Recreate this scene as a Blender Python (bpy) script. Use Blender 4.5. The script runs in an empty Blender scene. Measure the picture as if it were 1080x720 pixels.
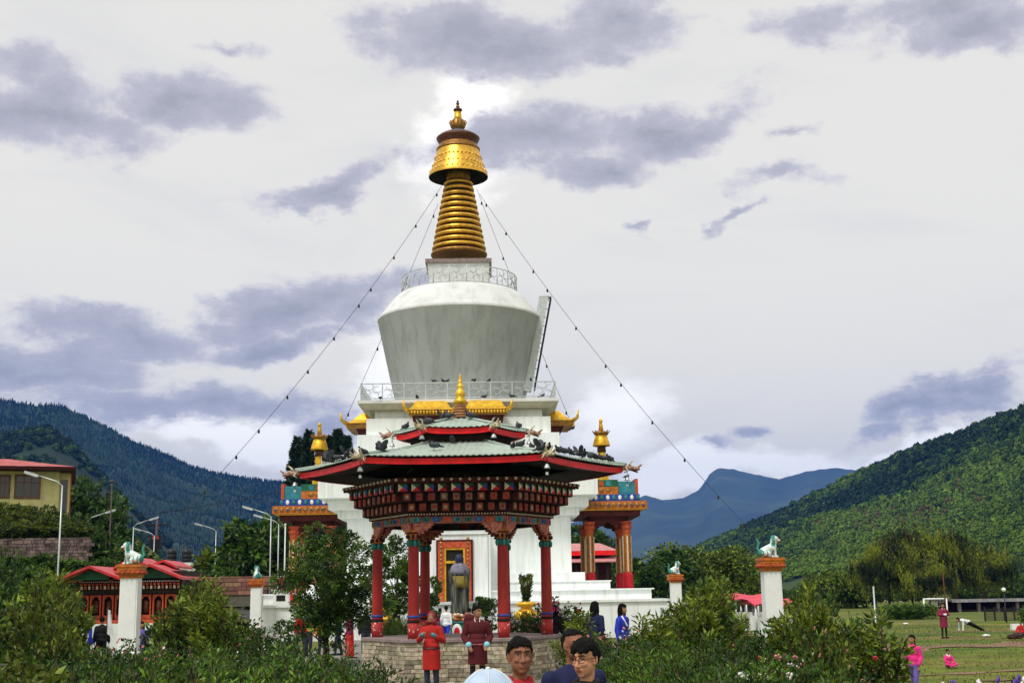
import bpy, math, random
import numpy as np
from mathutils import Vector, Matrix, noise as mnoise
R = math.radians
PI = math.pi
scene = bpy.context.scene
COL = scene.collection
rnd = random.Random(7)

# ------------------------------------------------------------------ camera
CAMZ, F, PITCH, YAW, ROLL = 2.1, 1350.0, R(11.1), R(2.38), R(0.95)
cd = bpy.data.cameras.new('camera'); cam = bpy.data.objects.new('camera', cd); COL.objects.link(cam)
cd.sensor_width = 36.0; cd.lens = 36.0 * F / 1080.0; cd.clip_start = 0.1; cd.clip_end = 60000
CM = Matrix.Rotation(-YAW, 3, 'Z') @ Matrix.Rotation(PI/2 + PITCH, 3, 'X') @ Matrix.Rotation(-ROLL, 3, 'Z')
cam.matrix_world = Matrix.Translation((0, 0, CAMZ)) @ CM.to_4x4()
scene.camera = cam

def ray(px, py):
    return CM @ Vector(((px-540)/F, (360-py)/F, -1))
def at(px, py, Y):
    d = ray(px, py); t = Y / d.y
    return Vector((d.x*t, Y, CAMZ + d.z*t))
def atd(px, py, D):
    d = ray(px, py); t = D / math.hypot(d.x, d.y)
    return Vector((d.x*t, d.y*t, CAMZ + d.z*t))
def Z(py, Y): return at(484, py, Y).z

# ------------------------------------------------------------------ materials
MATS = {}
def mat(name, col, rough=.75, metal=0.0, var=.18, scale=3.0, bump=0.0, bscale=30.0, col2=None, mixlo=.4, mixhi=.6,
        island=0.0, stretch=(1,1,1), transl=0.0, spec=.3, stain=None, stain_amt=0.0, stain_stretch=(2,2,.35), coord='Object'):
    if name in MATS: return MATS[name]
    m = bpy.data.materials.new(name); m.use_nodes = True; MATS[name] = m
    nt = m.node_tree; N = nt.nodes; L = nt.links
    b = N['Principled BSDF']; out = N['Material Output']
    b.inputs['Roughness'].default_value = rough; b.inputs['Metallic'].default_value = metal
    b.inputs['Specular IOR Level'].default_value = spec
    tc = N.new('ShaderNodeTexCoord'); mp = N.new('ShaderNodeMapping'); mp.inputs['Scale'].default_value = stretch
    L.new(tc.outputs[coord], mp.inputs[0])
    nz = N.new('ShaderNodeTexNoise'); nz.inputs['Scale'].default_value = scale; nz.inputs['Detail'].default_value = 5
    L.new(mp.outputs[0], nz.inputs['Vector'])
    mr = N.new('ShaderNodeMapRange'); mr.inputs[1].default_value = mixlo if col2 else .3; mr.inputs[2].default_value = mixhi if col2 else .7
    L.new(nz.outputs[0], mr.inputs[0])
    mx = N.new('ShaderNodeMix'); mx.data_type = 'RGBA'
    a = tuple(c*(1-var) for c in col) + (1,)
    c2 = tuple(col2) + (1,) if col2 else tuple(min(1, c*(1+var)) for c in col) + (1,)
    if col2: a = tuple(col) + (1,)
    mx.inputs[6].default_value = a; mx.inputs[7].default_value = c2
    L.new(mr.outputs[0], mx.inputs[0]); last = mx.outputs[2]
    if col2 and var:
        n2 = N.new('ShaderNodeTexNoise'); n2.inputs['Scale'].default_value = scale*5.3; n2.inputs['Detail'].default_value = 4
        L.new(mp.outputs[0], n2.inputs['Vector'])
        r2 = N.new('ShaderNodeMapRange'); r2.inputs[1].default_value = .3; r2.inputs[2].default_value = .7
        r2.inputs[3].default_value = 1-var; r2.inputs[4].default_value = 1+var; L.new(n2.outputs[0], r2.inputs[0])
        h2 = N.new('ShaderNodeHueSaturation'); L.new(last, h2.inputs['Color']); L.new(r2.outputs[0], h2.inputs['Value']); last = h2.outputs[0]
    if stain:
        m2 = N.new('ShaderNodeMapping'); m2.inputs['Scale'].default_value = stain_stretch; L.new(tc.outputs[coord], m2.inputs[0])
        n3 = N.new('ShaderNodeTexNoise'); n3.inputs['Scale'].default_value = 1.6; n3.inputs['Detail'].default_value = 9; n3.inputs['Roughness'].default_value = .65
        L.new(m2.outputs[0], n3.inputs['Vector'])
        r3 = N.new('ShaderNodeMapRange'); r3.inputs[1].default_value = .48; r3.inputs[2].default_value = .72; r3.inputs[4].default_value = stain_amt
        L.new(n3.outputs[0], r3.inputs[0])
        x3 = N.new('ShaderNodeMix'); x3.data_type = 'RGBA'; x3.inputs[7].default_value = tuple(stain)+(1,)
        L.new(r3.outputs[0], x3.inputs[0]); L.new(last, x3.inputs[6]); last = x3.outputs[2]
    if island:
        g = N.new('ShaderNodeNewGeometry'); r4 = N.new('ShaderNodeMapRange')
        r4.inputs[3].default_value = 1-island; r4.inputs[4].default_value = 1+island
        L.new(g.outputs['Random Per Island'], r4.inputs[0])
        h = N.new('ShaderNodeHueSaturation'); L.new(last, h.inputs['Color']); L.new(r4.outputs[0], h.inputs['Value'])
        r5 = N.new('ShaderNodeMath'); r5.operation = 'MULTIPLY_ADD'; r5.inputs[1].default_value = .05; r5.inputs[2].default_value = .475
        wn = N.new('ShaderNodeTexWhiteNoise'); wn.noise_dimensions = '1D'; L.new(g.outputs['Random Per Island'], wn.inputs['W'])
        L.new(wn.outputs['Value'], r5.inputs[0]); L.new(r5.outputs[0], h.inputs['Hue']); last = h.outputs[0]
    L.new(last, b.inputs['Base Color'])
    if bump:
        n4 = N.new('ShaderNodeTexNoise'); n4.inputs['Scale'].default_value = bscale; n4.inputs['Detail'].default_value = 6; L.new(mp.outputs[0], n4.inputs['Vector'])
        bp = N.new('ShaderNodeBump'); bp.inputs['Strength'].default_value = bump; bp.inputs['Distance'].default_value = .02
        L.new(n4.outputs[0], bp.inputs['Height']); L.new(bp.outputs[0], b.inputs['Normal'])
    if transl:
        t = N.new('ShaderNodeBsdfTranslucent'); L.new(last, t.inputs[0])
        ms = N.new('ShaderNodeMixShader'); ms.inputs[0].default_value = transl
        L.new(b.outputs[0], ms.inputs[1]); L.new(t.outputs[0], ms.inputs[2]); L.new(ms.outputs[0], out.inputs[0])
    return m

white = mat('whitewash', (.81,.85,.84), .85, var=.04, scale=.8, stain=(.42,.45,.42), stain_amt=.5, stain_stretch=(3,3,.22), bump=.15)
white_vase = mat('shaded_weathered_whitewash', (.34,.365,.355), .9, var=.14, scale=.5, stain=(.22,.24,.22), stain_amt=.75, bump=.2, stain_stretch=(1.5,1.5,.2))  # weathered, and greyed further: the round body's shade is put into its colour
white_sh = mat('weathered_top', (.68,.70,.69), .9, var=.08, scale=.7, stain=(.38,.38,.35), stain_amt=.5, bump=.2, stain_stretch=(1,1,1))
white_paint = mat('white_paint', (.78,.80,.80), .5, var=.06)
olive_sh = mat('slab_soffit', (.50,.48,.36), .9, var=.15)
steel_white = mat('railing_paint', (.50,.54,.54), .5, var=.2, scale=9)
gold = mat('gilding', (.74,.42,.06), .36, .85, var=.3, scale=5, bump=.5, bscale=14, spec=.5)
gold_y = mat('gold_paint', (.76,.44,.035), .4, .5, var=.3, scale=5, bump=.4, bscale=22)
gold_dark = mat('aged_gilding', (.34,.17,.04), .45, .55, var=.4, scale=6, bump=.4, bscale=25)
maroon_m = mat('maroon_metal', (.11,.04,.02), .5, .3, var=.5, scale=8, bump=.4)
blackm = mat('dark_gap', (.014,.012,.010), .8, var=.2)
bluegrey = mat('lead_cone', (.12,.16,.22), .5, .3, var=.2)
red_fascia = mat('red_fascia', (.80,.008,.012), .45, var=.3, scale=3, stain=(.25,.01,.008), stain_amt=.4, stain_stretch=(3,3,1))
red_col = mat('red_column', (.30,.016,.012), .5, var=.2, scale=2, stain=(.42,.05,.03), stain_amt=.7, bump=.2)
red_worn = mat('worn_red_paint', (.40,.03,.025), .65, var=.3, scale=14, col2=(.62,.50,.46), mixlo=.60, mixhi=.66)
dark_red = mat('dark_red_timber', (.075,.010,.008), .7, var=.4, scale=6)
dark_tim = mat('dark_timber', (.020,.010,.008), .8, var=.4, scale=6)
orange_p = mat('orange_paint', (.46,.135,.02), .55, var=.35, scale=7, bump=.3, bscale=18)
orange_r = mat('orange_red_paint', (.46,.075,.025), .6, var=.35, scale=9)
blue_p = mat('blue_paint', (.02,.06,.30), .5, var=.3)
teal_p = mat('teal_paint', (.03,.20,.24), .5, var=.3)
green_p = mat('green_paint', (.015,.12,.05), .5, var=.3)
pink_p = mat('pink_carved', (.33,.07,.06), .65, var=.35, scale=12, col2=(.50,.20,.12))
cream_p = mat('cream_paint', (.66,.58,.42), .6, var=.25, scale=18)
tin = mat('corrugated_tin', (.40,.49,.43), .5, .15, var=.10, scale=1.2, stain=(.20,.21,.17), stain_amt=.7, stain_stretch=(3,3,3))
stone = mat('wall_stone', (.28,.235,.15), .9, var=.25, scale=9, bump=.7, bscale=40, island=.42, col2=(.46,.40,.30))
stone_r = mat('retaining_stone', (.07,.05,.045), .9, var=.3, scale=3, bump=.6, island=.4, col2=(.17,.12,.11))
mortar = mat('mortar', (.12,.11,.09), .95, var=.3, scale=8)
slabm = mat('stone_slab', (.26,.20,.19), .85, var=.25, scale=6, bump=.3)
glass_dark = mat('window_glass', (.02,.025,.03), .12, var=.2, spec=.6)
yellow_wall = mat('yellow_wall', (.74,.68,.32), .85, var=.1, stain=(.4,.36,.2), stain_amt=.4)
roof_red = mat('roof_red', (.42,.05,.05), .5, var=.2, scale=1, stain=(.6,.3,.28), stain_amt=.6, stain_stretch=(1,1,1))
bright_red = mat('bright_red', (.55,.012,.02), .5, var=.2)
galv = mat('galvanised', (.50,.54,.56), .4, .4, var=.15)
lampglass = mat('lamp_cover', (.75,.75,.72), .3, var=.05)
black_pl = mat('black_plastic', (.012,.012,.014), .4, var=.2)
bark = mat('bark', (.055,.035,.022), .95, var=.4, scale=12, bump=.8, stretch=(1,1,.25))
bark_grey = mat('bark_grey', (.10,.07,.07), .95, var=.3, scale=12, bump=.6)
def leafmat(name, c, c2, transl=.28, island=.7, scale=1.8):
    return mat(name, c, .5, var=.25, scale=scale, col2=c2, island=island, transl=transl, spec=.35)
lf_dark = leafmat('leaf_dark', (.010,.036,.006), (.065,.130,.014))
lf_mid = leafmat('leaf_mid', (.008,.034,.004), (.100,.185,.016))
lf_olive = leafmat('leaf_olive', (.018,.045,.004), (.145,.185,.020))
lf_bright = leafmat('leaf_bright', (.016,.058,.005), (.14,.25,.022))
lf_yel = leafmat('leaf_yellowgreen', (.020,.052,.004), (.190,.255,.022))
lf_blue = leafmat('leaf_conifer', (.012,.035,.016), (.030,.060,.025), .1)

# ------------------------------------------------------------------ object helpers
def tag(o, label=None, cat=None, group=None, kind=None):
    if label: o['label'] = label
    if cat: o['category'] = cat
    if group: o['group'] = group
    if kind: o['kind'] = kind
    return o
def thing(name, label, cat, loc=(0,0,0), rz=0, group=None):
    o = bpy.data.objects.new(name, None); COL.objects.link(o); o.location = loc; o.rotation_euler = (0,0,rz)
    o.empty_display_size = .2
    return tag(o, label, cat, group)
def link(name, me, parent=None):
    o = bpy.data.objects.new(name, me); COL.objects.link(o)
    if parent is not None: o.parent = parent
    return o
def dup(root, loc, rz=0, label=None, scale=None, group=None):
    r = root.copy(); COL.objects.link(r); r.location = loc; r.rotation_euler = (r.rotation_euler[0], r.rotation_euler[1], rz)
    if label: r['label'] = label
    if group: r['group'] = group
    if scale is not None: r.scale = scale if hasattr(scale,'__len__') else (scale,)*3
    for ch in list(root.children):
        c = ch.copy(); COL.objects.link(c); c.parent = r
        for g in list(ch.children):
            d = g.copy(); COL.objects.link(d); d.parent = c
    return r

class MB:
    def __init__(s): s.v = []; s.f = []; s.m = []; s.sm = []
    def add(s, vs, fs, mi=0, smooth=False):
        o = len(s.v); s.v.extend(tuple(v) for v in vs)
        for f in fs: s.f.append(tuple(i+o for i in f)); s.m.append(mi); s.sm.append(smooth)
    def box(s, x0, x1, y0, y1, z0, z1, mi=0, rz=0, piv=None, jit=0):
        vs = [(x,y,z) for z in (z0,z1) for y in (y0,y1) for x in (x0,x1)]
        if jit: vs = [(x+rnd.uniform(-jit,jit), y+rnd.uniform(-jit,jit), z+rnd.uniform(-jit,jit)) for x,y,z in vs]
        if rz:
            px, py = piv or ((x0+x1)/2, (y0+y1)/2); c, q = math.cos(rz), math.sin(rz)
            vs = [(px+(x-px)*c-(y-py)*q, py+(x-px)*q+(y-py)*c, z) for x,y,z in vs]
        s.add(vs, [(0,2,3,1),(4,5,7,6),(0,1,5,4),(2,6,7,3),(0,4,6,2),(1,3,7,5)], mi)
    def obox(s, c, ax, ay, az, mi=0):      # centre and three half-axis vectors
        c, ax, ay, az = Vector(c), Vector(ax), Vector(ay), Vector(az)
        vs = [c+ax*i+ay*j+az*k for k in (-1,1) for j in (-1,1) for i in (-1,1)]
        s.add(vs, [(0,2,3,1),(4,5,7,6),(0,1,5,4),(2,6,7,3),(0,4,6,2),(1,3,7,5)], mi)
    def loft(s, rings, mi=0, smooth=False, caps=(True,True), closed=True):
        n = len(rings[0]); vs = [p for r in rings for p in r]; fs = []
        for k in range(len(rings)-1):
            for i in range(n if closed else n-1):
                j = (i+1) % n; fs.append((k*n+i, k*n+j, (k+1)*n+j, (k+1)*n+i))
        s.add(vs, fs, mi, smooth)
        o = len(s.v)-len(vs)
        if caps[0]: s.f.append(tuple(o+i for i in reversed(range(n)))); s.m.append(mi); s.sm.append(False)
        if caps[1]: s.f.append(tuple(o+(len(rings)-1)*n+i for i in range(n))); s.m.append(mi); s.sm.append(False)
    def ngon(s, prof, n, mi=0, smooth=False, a0=0.0, c=(0,0), caps=(True,True), sy=1):   # prof [(r,z)]
        s.loft([[(c[0]+r*math.cos(a0+2*PI*i/n), c[1]+sy*r*math.sin(a0+2*PI*i/n), z) for i in range(n)] for r,z in prof], mi, smooth, caps)
    def sq(s, prof, mi=0, c=(0,0), caps=(True,True)):                   # square loft, prof [(half,z)]
        s.loft([[(c[0]-h,c[1]-h,z),(c[0]+h,c[1]-h,z),(c[0]+h,c[1]+h,z),(c[0]-h,c[1]+h,z)] for h,z in prof], mi, False, caps)
    def tube(s, pts, rad, n=8, mi=0, smooth=True):
        pts = [Vector(p) for p in pts]
        if not hasattr(rad,'__len__'): rad = [rad]*len(pts)
        rings = []
        for i,p in enumerate(pts):
            d = (pts[min(i+1,len(pts)-1)]-pts[max(i-1,0)])
            if d.length < 1e-9: d = Vector((0,0,1))
            d.normalize(); u = d.cross(Vector((0,0,1)))
            if u.length < .05: u = d.cross(Vector((1,0,0)))
            if i and u.dot(pu) < 0 and abs(u.dot(pu)) > .5: u = -u
            u.normalize(); w = d.cross(u); pu = u
            rings.append([p + (u*math.cos(2*PI*k/n)+w*math.sin(2*PI*k/n))*rad[i] for k in range(n)])
        s.loft(rings, mi, smooth)
    def caps(s, a, b, ra, rb, n=12, mi=0):
        a, b = Vector(a), Vector(b); d = b-a; L = d.length
        d = d.normalized() if L > 1e-6 else Vector((0,0,1))
        u = d.cross(Vector((0,0,1)));
        if u.length < .05: u = d.cross(Vector((1,0,0)))
        u.normalize(); w = d.cross(u); rings = []
        for k in range(5):
            t = -PI/2 + (k+.35)*PI/2/4.5; rings.append((a+d*ra*math.sin(t), ra*math.cos(t)))
        for k in range(5):
            t = (k+.15)*PI/2/4.5; rings.append((b+d*rb*math.sin(t), rb*math.cos(t)))
        s.loft([[c+(u*math.cos(2*PI*i/n)+w*math.sin(2*PI*i/n))*r for i in range(n)] for c,r in rings], mi, True)
    def ell(s, c, r, rot=None, n=16, m=10, mi=0):
        c = Vector(c); rings = []
        for k in range(m):
            t = -PI/2 + (k+.5)*PI/m
            ring = []
            for i in range(n):
                p = Vector((r[0]*math.cos(t)*math.cos(2*PI*i/n), r[1]*math.cos(t)*math.sin(2*PI*i/n), r[2]*math.sin(t)))
                if rot is not None: p = rot @ p
                ring.append(c+p)
            rings.append(ring)
        s.loft(rings, mi, True)
    def mesh(s, name, mats):
        me = bpy.data.meshes.new(name); me.from_pydata(s.v, [], s.f)
        for m in (mats if isinstance(mats,(list,tuple)) else [mats]): me.materials.append(m)
        me.polygons.foreach_set('material_index', s.m); me.polygons.foreach_set('use_smooth', s.sm); me.update()
        return me
    def build(s, name, mats, parent=None, loc=None):
        o = link(name, s.mesh(name, mats), parent)
        if loc is not None: o.location = loc
        return o

def remeshed(mb, name, mats, voxel, smooth_it=2, parent=None, post=None):
    tmp = bpy.data.objects.new('tmp', mb.mesh('tmp', mats)); COL.objects.link(tmp)
    md = tmp.modifiers.new('r','REMESH'); md.mode = 'VOXEL'; md.voxel_size = voxel; md.use_smooth_shade = True
    if smooth_it:
        sm = tmp.modifiers.new('s','SMOOTH'); sm.iterations = smooth_it; sm.factor = .5
    dg = bpy.context.evaluated_depsgraph_get()
    me = bpy.data.meshes.new_from_object(tmp.evaluated_get(dg)); me.name = name
    bpy.data.objects.remove(tmp, do_unlink=True)
    me.materials.clear()
    for m in (mats if isinstance(mats,(list,tuple)) else [mats]): me.materials.append(m)
    me.polygons.foreach_set('use_smooth', [True]*len(me.polygons))
    me.polygons.foreach_set('material_index', [0]*len(me.polygons))
    if post: post(me)
    me.update()
    return link(name, me, parent)

def np_mesh(name, V, Fq, mats, mi=None):
    """V (n,3), Fq (m,k) all faces k-gons"""
    me = bpy.data.meshes.new(name); V = np.asarray(V, dtype=np.float32); Fq = np.asarray(Fq, dtype=np.int32)
    k = Fq.shape[1]; me.vertices.add(len(V)); me.vertices.foreach_set('co', V.ravel())
    me.loops.add(Fq.size); me.loops.foreach_set('vertex_index', Fq.ravel())
    me.polygons.add(len(Fq)); me.polygons.foreach_set('loop_start', np.arange(0, Fq.size, k, dtype=np.int32))
    me.polygons.foreach_set('loop_total', np.full(len(Fq), k, dtype=np.int32))
    for m in (mats if isinstance(mats,(list,tuple)) else [mats]): me.materials.append(m)
    if mi is not None: me.polygons.foreach_set('material_index', np.asarray(mi, dtype=np.int32))
    me.update(calc_edges=True); return me

def leaves_np(pts, dirs, length, width, rg, fold=.25, droop=0.0):
    """pointed, slightly folded leaf of 4 verts/2 tris at each point, growing along dir"""
    n = len(pts); P = np.asarray(pts); D = np.asarray(dirs)
    D = D + rg.normal(0,.45,(n,3)); D[:,2] -= droop; D /= np.linalg.norm(D,axis=1)[:,None]+1e-9
    A = rg.normal(0,1,(n,3)); A[:,2] *= .5; S = np.cross(D, A); S /= np.linalg.norm(S,axis=1)[:,None]+1e-9
    U = np.cross(S, D)
    l = (length*rg.uniform(.6,1.25,n))[:,None]; w = (width*rg.uniform(.7,1.2,n))[:,None]
    base = P; tip = P + D*l - U*l*fold*.5; mid = P + D*l*.45
    V = np.stack([base, mid+S*w*.5+U*w*fold, tip, mid-S*w*.5+U*w*fold],1).reshape(-1,3)
    i = np.arange(n)*4
    Ft = np.concatenate([np.stack([i,i+1,i+2],1), np.stack([i,i+2,i+3],1)],0)
    return V, Ft
def leaf_obj(name, pts, dirs, length, width, m, rg, parent, fold=.25, droop=0.0):
    V, Ft = leaves_np(pts, dirs, length, width, rg, fold, droop)
    return link(name, np_mesh(name, V, Ft, m), parent)
# ------------------------------------------------------------------ world, sun
def build_world():
    w = bpy.data.worlds.new('World'); scene.world = w; w.use_nodes = True
    nt = w.node_tree; N = nt.nodes; L = nt.links; N.clear()
    out = N.new('ShaderNodeOutputWorld'); bg = N.new('ShaderNodeBackground'); bg.inputs[1].default_value = .1
    L.new(bg.outputs[0], out.inputs[0])
    sky = N.new('ShaderNodeTexSky'); sky.sky_type = 'NISHITA'; sky.sun_disc = False
    sky.sun_elevation = SUN_EL; sky.sun_rotation = SUN_AZ
    tc = N.new('ShaderNodeTexCoord'); sep = N.new('ShaderNodeSeparateXYZ'); L.new(tc.outputs['Generated'], sep.inputs[0])
    def M(op, *a):
        n = N.new('ShaderNodeMath'); n.operation = op
        for i,x in enumerate(a):
            if isinstance(x,(int,float)): n.inputs[i].default_value = x
            else: L.new(x, n.inputs[i])
        return n.outputs[0]
    az = M('ARCTAN2', sep.outputs[0], sep.outputs[1]); el = M('ARCSINE', sep.outputs[2])
    uv = N.new('ShaderNodeCombineXYZ'); L.new(az, uv.inputs[0]); L.new(el, uv.inputs[1])
    # domain warp
    nz = N.new('ShaderNodeTexNoise'); nz.inputs['Scale'].default_value = 9; nz.inputs['Detail'].default_value = 8; nz.inputs['Roughness'].default_value = .6
    st = N.new('ShaderNodeMapping'); st.inputs['Scale'].default_value = (.75,1.25,1); L.new(uv.outputs[0], st.inputs[0]); L.new(st.outputs[0], nz.inputs['Vector'])
    sub = N.new('ShaderNodeVectorMath'); sub.operation = 'SUBTRACT'; sub.inputs[1].default_value = (.5,.5,.5); L.new(nz.outputs['Color'], sub.inputs[0])
    sc = N.new('ShaderNodeVectorMath'); sc.operation = 'MULTIPLY_ADD'; sc.inputs[1].default_value = (.17,.085,0); L.new(sub.outputs[0], sc.inputs[0]); L.new(uv.outputs[0], sc.inputs[2])
    fn = N.new('ShaderNodeTexNoise'); fn.inputs['Scale'].default_value = 22; fn.inputs['Detail'].default_value = 10; fn.inputs['Roughness'].default_value = .68
    L.new(st.outputs[0], fn.inputs['Vector'])
    def field(blobs):
        acc = None
        for (px,py,rx,ry,rot,s) in blobs:
            d = ray(px,py).normalized(); u = math.atan2(d.x,d.y); v = math.asin(d.z)
            mp = N.new('ShaderNodeMapping'); mp.vector_type = 'TEXTURE'
            mp.inputs['Location'].default_value = (u,v,0); mp.inputs['Rotation'].default_value = (0,0,R(rot)); mp.inputs['Scale'].default_value = (rx/F, ry/F, 1)
            L.new(sc.outputs[0], mp.inputs[0])
            le = N.new('ShaderNodeVectorMath'); le.operation = 'LENGTH'; L.new(mp.outputs[0], le.inputs[0])
            k = M('MULTIPLY', M('SUBTRACT', 1.0, le.outputs['Value']), s)
            acc = k if acc is None else M('MAXIMUM', acc, k)
        return acc
    dark = [(60,120,185,48,3,1.0),(190,100,110,38,0,1.0),(20,70,90,30,0,.7),
            (500,45,165,52,0,1.25),(640,25,110,36,0,.9),(560,150,140,48,8,1.0),(700,140,150,34,14,1.1),(620,185,90,24,0,.9),
            (860,22,130,30,-4,.9),(1040,22,110,36,-12,1.2),(1010,0,120,24,0,1),
            (340,195,110,20,14,1.0),(310,210,60,12,14,.8),(800,215,40,8,25,.6),(820,185,50,18,-4,.8),(676,237,20,8,0,.7),(850,138,36,8,0,.5),(222,40,30,10,0,.5),
            (330,320,165,38,14,1.0),(120,350,140,36,-6,.95),(290,362,80,22,5,1.2),(40,385,150,45,0,.9),(200,430,200,32,0,.9),(380,330,70,30,10,.8),(70,400,120,30,0,.9),
            (985,432,75,24,12,1.15),(1010,415,45,20,20,1.0),(960,450,70,14,6,.8),(792,458,34,10,2,.7),
            (735,478,40,10,4,.5),(330,455,60,26,0,.7),(1010,400,50,14,20,.6)]
    bright = [(250,480,190,22,-16,1),(300,470,110,40,0,1),(60,405,120,14,0,.6),(960,480,160,16,14,1),(800,490,160,20,0,.9),
              (640,440,60,60,0,.8),(400,420,60,90,0,.8),(490,150,75,90,0,.9),(715,500,70,34,0,1.3),(500,130,60,80,0,.5)]
    fd = field(dark); fb = field(bright)
    nn = M('MULTIPLY', M('SUBTRACT', fn.outputs[0], .5), 1.7)
    cov = N.new('ShaderNodeMapRange'); cov.interpolation_type = 'SMOOTHSTEP'; cov.inputs[1].default_value = -.02; cov.inputs[2].default_value = .52
    L.new(M('ADD', fd, nn), cov.inputs[0])
    dens = N.new('ShaderNodeMapRange'); dens.inputs[1].default_value = .1; dens.inputs[2].default_value = 1.0; L.new(M('ADD', fd, nn), dens.inputs[0])
    cb = N.new('ShaderNodeMapRange'); cb.interpolation_type = 'SMOOTHSTEP'; cb.inputs[1].default_value = .0; cb.inputs[2].default_value = .6; L.new(M('ADD', fb, M('MULTIPLY', nn, .45)), cb.inputs[0])
    def mixc(fac, a, b):
        n = N.new('ShaderNodeMix'); n.data_type = 'RGBA'
        if isinstance(fac,(int,float)): n.inputs[0].default_value = fac
        else: L.new(fac, n.inputs[0])
        for i,x in ((6,a),(7,b)):
            if isinstance(x,tuple): n.inputs[i].default_value = x+(1,)
            else: L.new(x, n.inputs[i])
        return n.outputs[2]
    veil = mixc(.93, sky.outputs[0], (7.7,7.45,6.7))     # bright high overcast with a trace of the sky through it
    hz_ = N.new('ShaderNodeMapRange'); hz_.inputs[1].default_value = .42; hz_.inputs[2].default_value = .02; L.new(el, hz_.inputs[0])
    veil = mixc(hz_.outputs[0], veil, (8.9,8.4,7.2))
    vn = N.new('ShaderNodeTexNoise'); vn.inputs['Scale'].default_value = 6; vn.inputs['Detail'].default_value = 12; vn.inputs['Roughness'].default_value = .6; vn.inputs['Distortion'].default_value = .6
    vm = N.new('ShaderNodeMapping'); vm.inputs['Scale'].default_value = (.55,1.6,1); vm.inputs['Rotation'].default_value = (0,0,.2); L.new(uv.outputs[0], vm.inputs[0]); L.new(vm.outputs[0], vn.inputs['Vector'])
    vr = N.new('ShaderNodeMapRange'); vr.interpolation_type = 'SMOOTHSTEP'; vr.inputs[1].default_value = .46; vr.inputs[2].default_value = .74; vr.inputs[4].default_value = .55; L.new(vn.outputs[0], vr.inputs[0])
    veil = mixc(vr.outputs[0], veil, (6.3,6.15,6.05))
    b1 = mixc(cb.outputs[0], veil, (11.5,11.2,10.4))
    dk = mixc(dens.outputs[0], (5.7,5.45,5.95), (3.6,3.6,3.9))
    c = mixc(cov.outputs[0], b1, dk)
    L.new(c, bg.inputs[0])
SUN_EL, SUN_AZ = R(56), R(215)
build_world()
sl = bpy.data.lights.new('sun','SUN'); sl.energy = 2.0; sl.angle = R(14); sl.color = (1,.975,.93)
so = bpy.data.objects.new('sun', sl); COL.objects.link(so)
sd = Vector((math.sin(SUN_AZ)*math.cos(SUN_EL), math.cos(SUN_AZ)*math.cos(SUN_EL), math.sin(SUN_EL)))
so.rotation_euler = sd.to_track_quat('Z','Y').to_euler(); so.location = sd*100
scene.view_settings.view_transform = 'Standard'; scene.view_settings.look = 'None'; scene.view_settings.gamma = 1
scene.view_settings.exposure = 0.35; scene.view_settings.use_curve_mapping = False
scene.cycles.max_bounces = 6; scene.cycles.diffuse_bounces = 3; scene.cycles.glossy_bounces = 3; scene.cycles.transmission_bounces = 3
scene.cycles.volume_bounces = 0; scene.cycles.transparent_max_bounces = 4

# ------------------------------------------------------------------ terrain
def sstep(a,b,x):
    t = np.clip((x-a)/(b-a),0,1); return t*t*(3-2*t)
def ground_z(x, y):
    x = np.asarray(x,float); y = np.asarray(y,float)
    z = 0.05 + .28*np.exp(-(((x-3.6)/1.6)**2+((y-29)/3.5)**2))
    z = z - .55*sstep(6.5,9.5,x)*sstep(14,22,y)
    z = z + 6.0*(1-sstep(-27,-21,x))*sstep(74,80,y)*(1-sstep(105,130,y))            # bank carrying the yellow building
    z = z + 1.2*(1-sstep(-16,-11,x))*sstep(62,80,y)*(1-sstep(140,180,y))
    z = z + 1.0*sstep(90,190,y)*sstep(-60,0,x)*0
    z = z + .04*np.sin(x*.9+1)*np.cos(y*.7)
    return z
def gz(x,y): return float(ground_z(x,y))
def radial(name, rs, n, zf, m):
    V=[]; th=np.linspace(0,2*PI,n,endpoint=False)
    for r in rs:
        x = r*np.sin(th); y = r*np.cos(th); V.append(np.stack([x,y,zf(x,y)],1))
    V = np.concatenate(V); F_=[]
    for k in range(len(rs)-1):
        i = np.arange(n); j=(i+1)%n; F_.append(np.stack([k*n+i,(k+1)*n+i,(k+1)*n+j,k*n+j],1))
    return link(name, np_mesh(name, V, np.concatenate(F_), m))
grass_m = mat('lawn', (.050,.100,.005), .95, var=.35, scale=.16, col2=(.15,.155,.010), mixlo=.38, mixhi=.66, stain=(.20,.115,.055), stain_amt=.85, stain_stretch=(.07,.22,1), bump=.6, bscale=8)
rs = [.5]+list(np.geomspace(1.5,160,110))+list(np.geomspace(180,14000,26))
g = radial('ground', rs, 420, ground_z, grass_m); tag(g,'grassy valley floor with worn brown patches on the right', kind='structure')
def sheet(name, poly, m, dz, n=24):
    (x0,y0),(x1,y1) = poly; xs=np.linspace(x0,x1,n); ys=np.linspace(y0,y1,n); X,Y=np.meshgrid(xs,ys)
    V=np.stack([X,Y,ground_z(X,Y)+dz],-1).reshape(-1,3); F_=[(j*n+i,j*n+i+1,(j+1)*n+i+1,(j+1)*n+i) for j in range(n-1) for i in range(n-1)]
    return tag(link(name, np_mesh(name,V,F_,m)), kind='structure')
pave = mat('paving', (.20,.19,.17), .9, var=.2, scale=2, bump=.4)
sheet('pavement', ((-5.6,24),(5.6,64)), pave, .03, 60)
sheet('path', ((-1.6,-3),(2.2,23.99)), pave, .035, 60)
road_m = mat('asphalt', (.06,.06,.06), .9, var=.2)
sheet('road', ((-21,84),(-9,93)), road_m, .06, 30)
trail_m = mat('bare_earth', (.20,.12,.075), .95, var=.25, scale=1, bump=.4)
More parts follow.
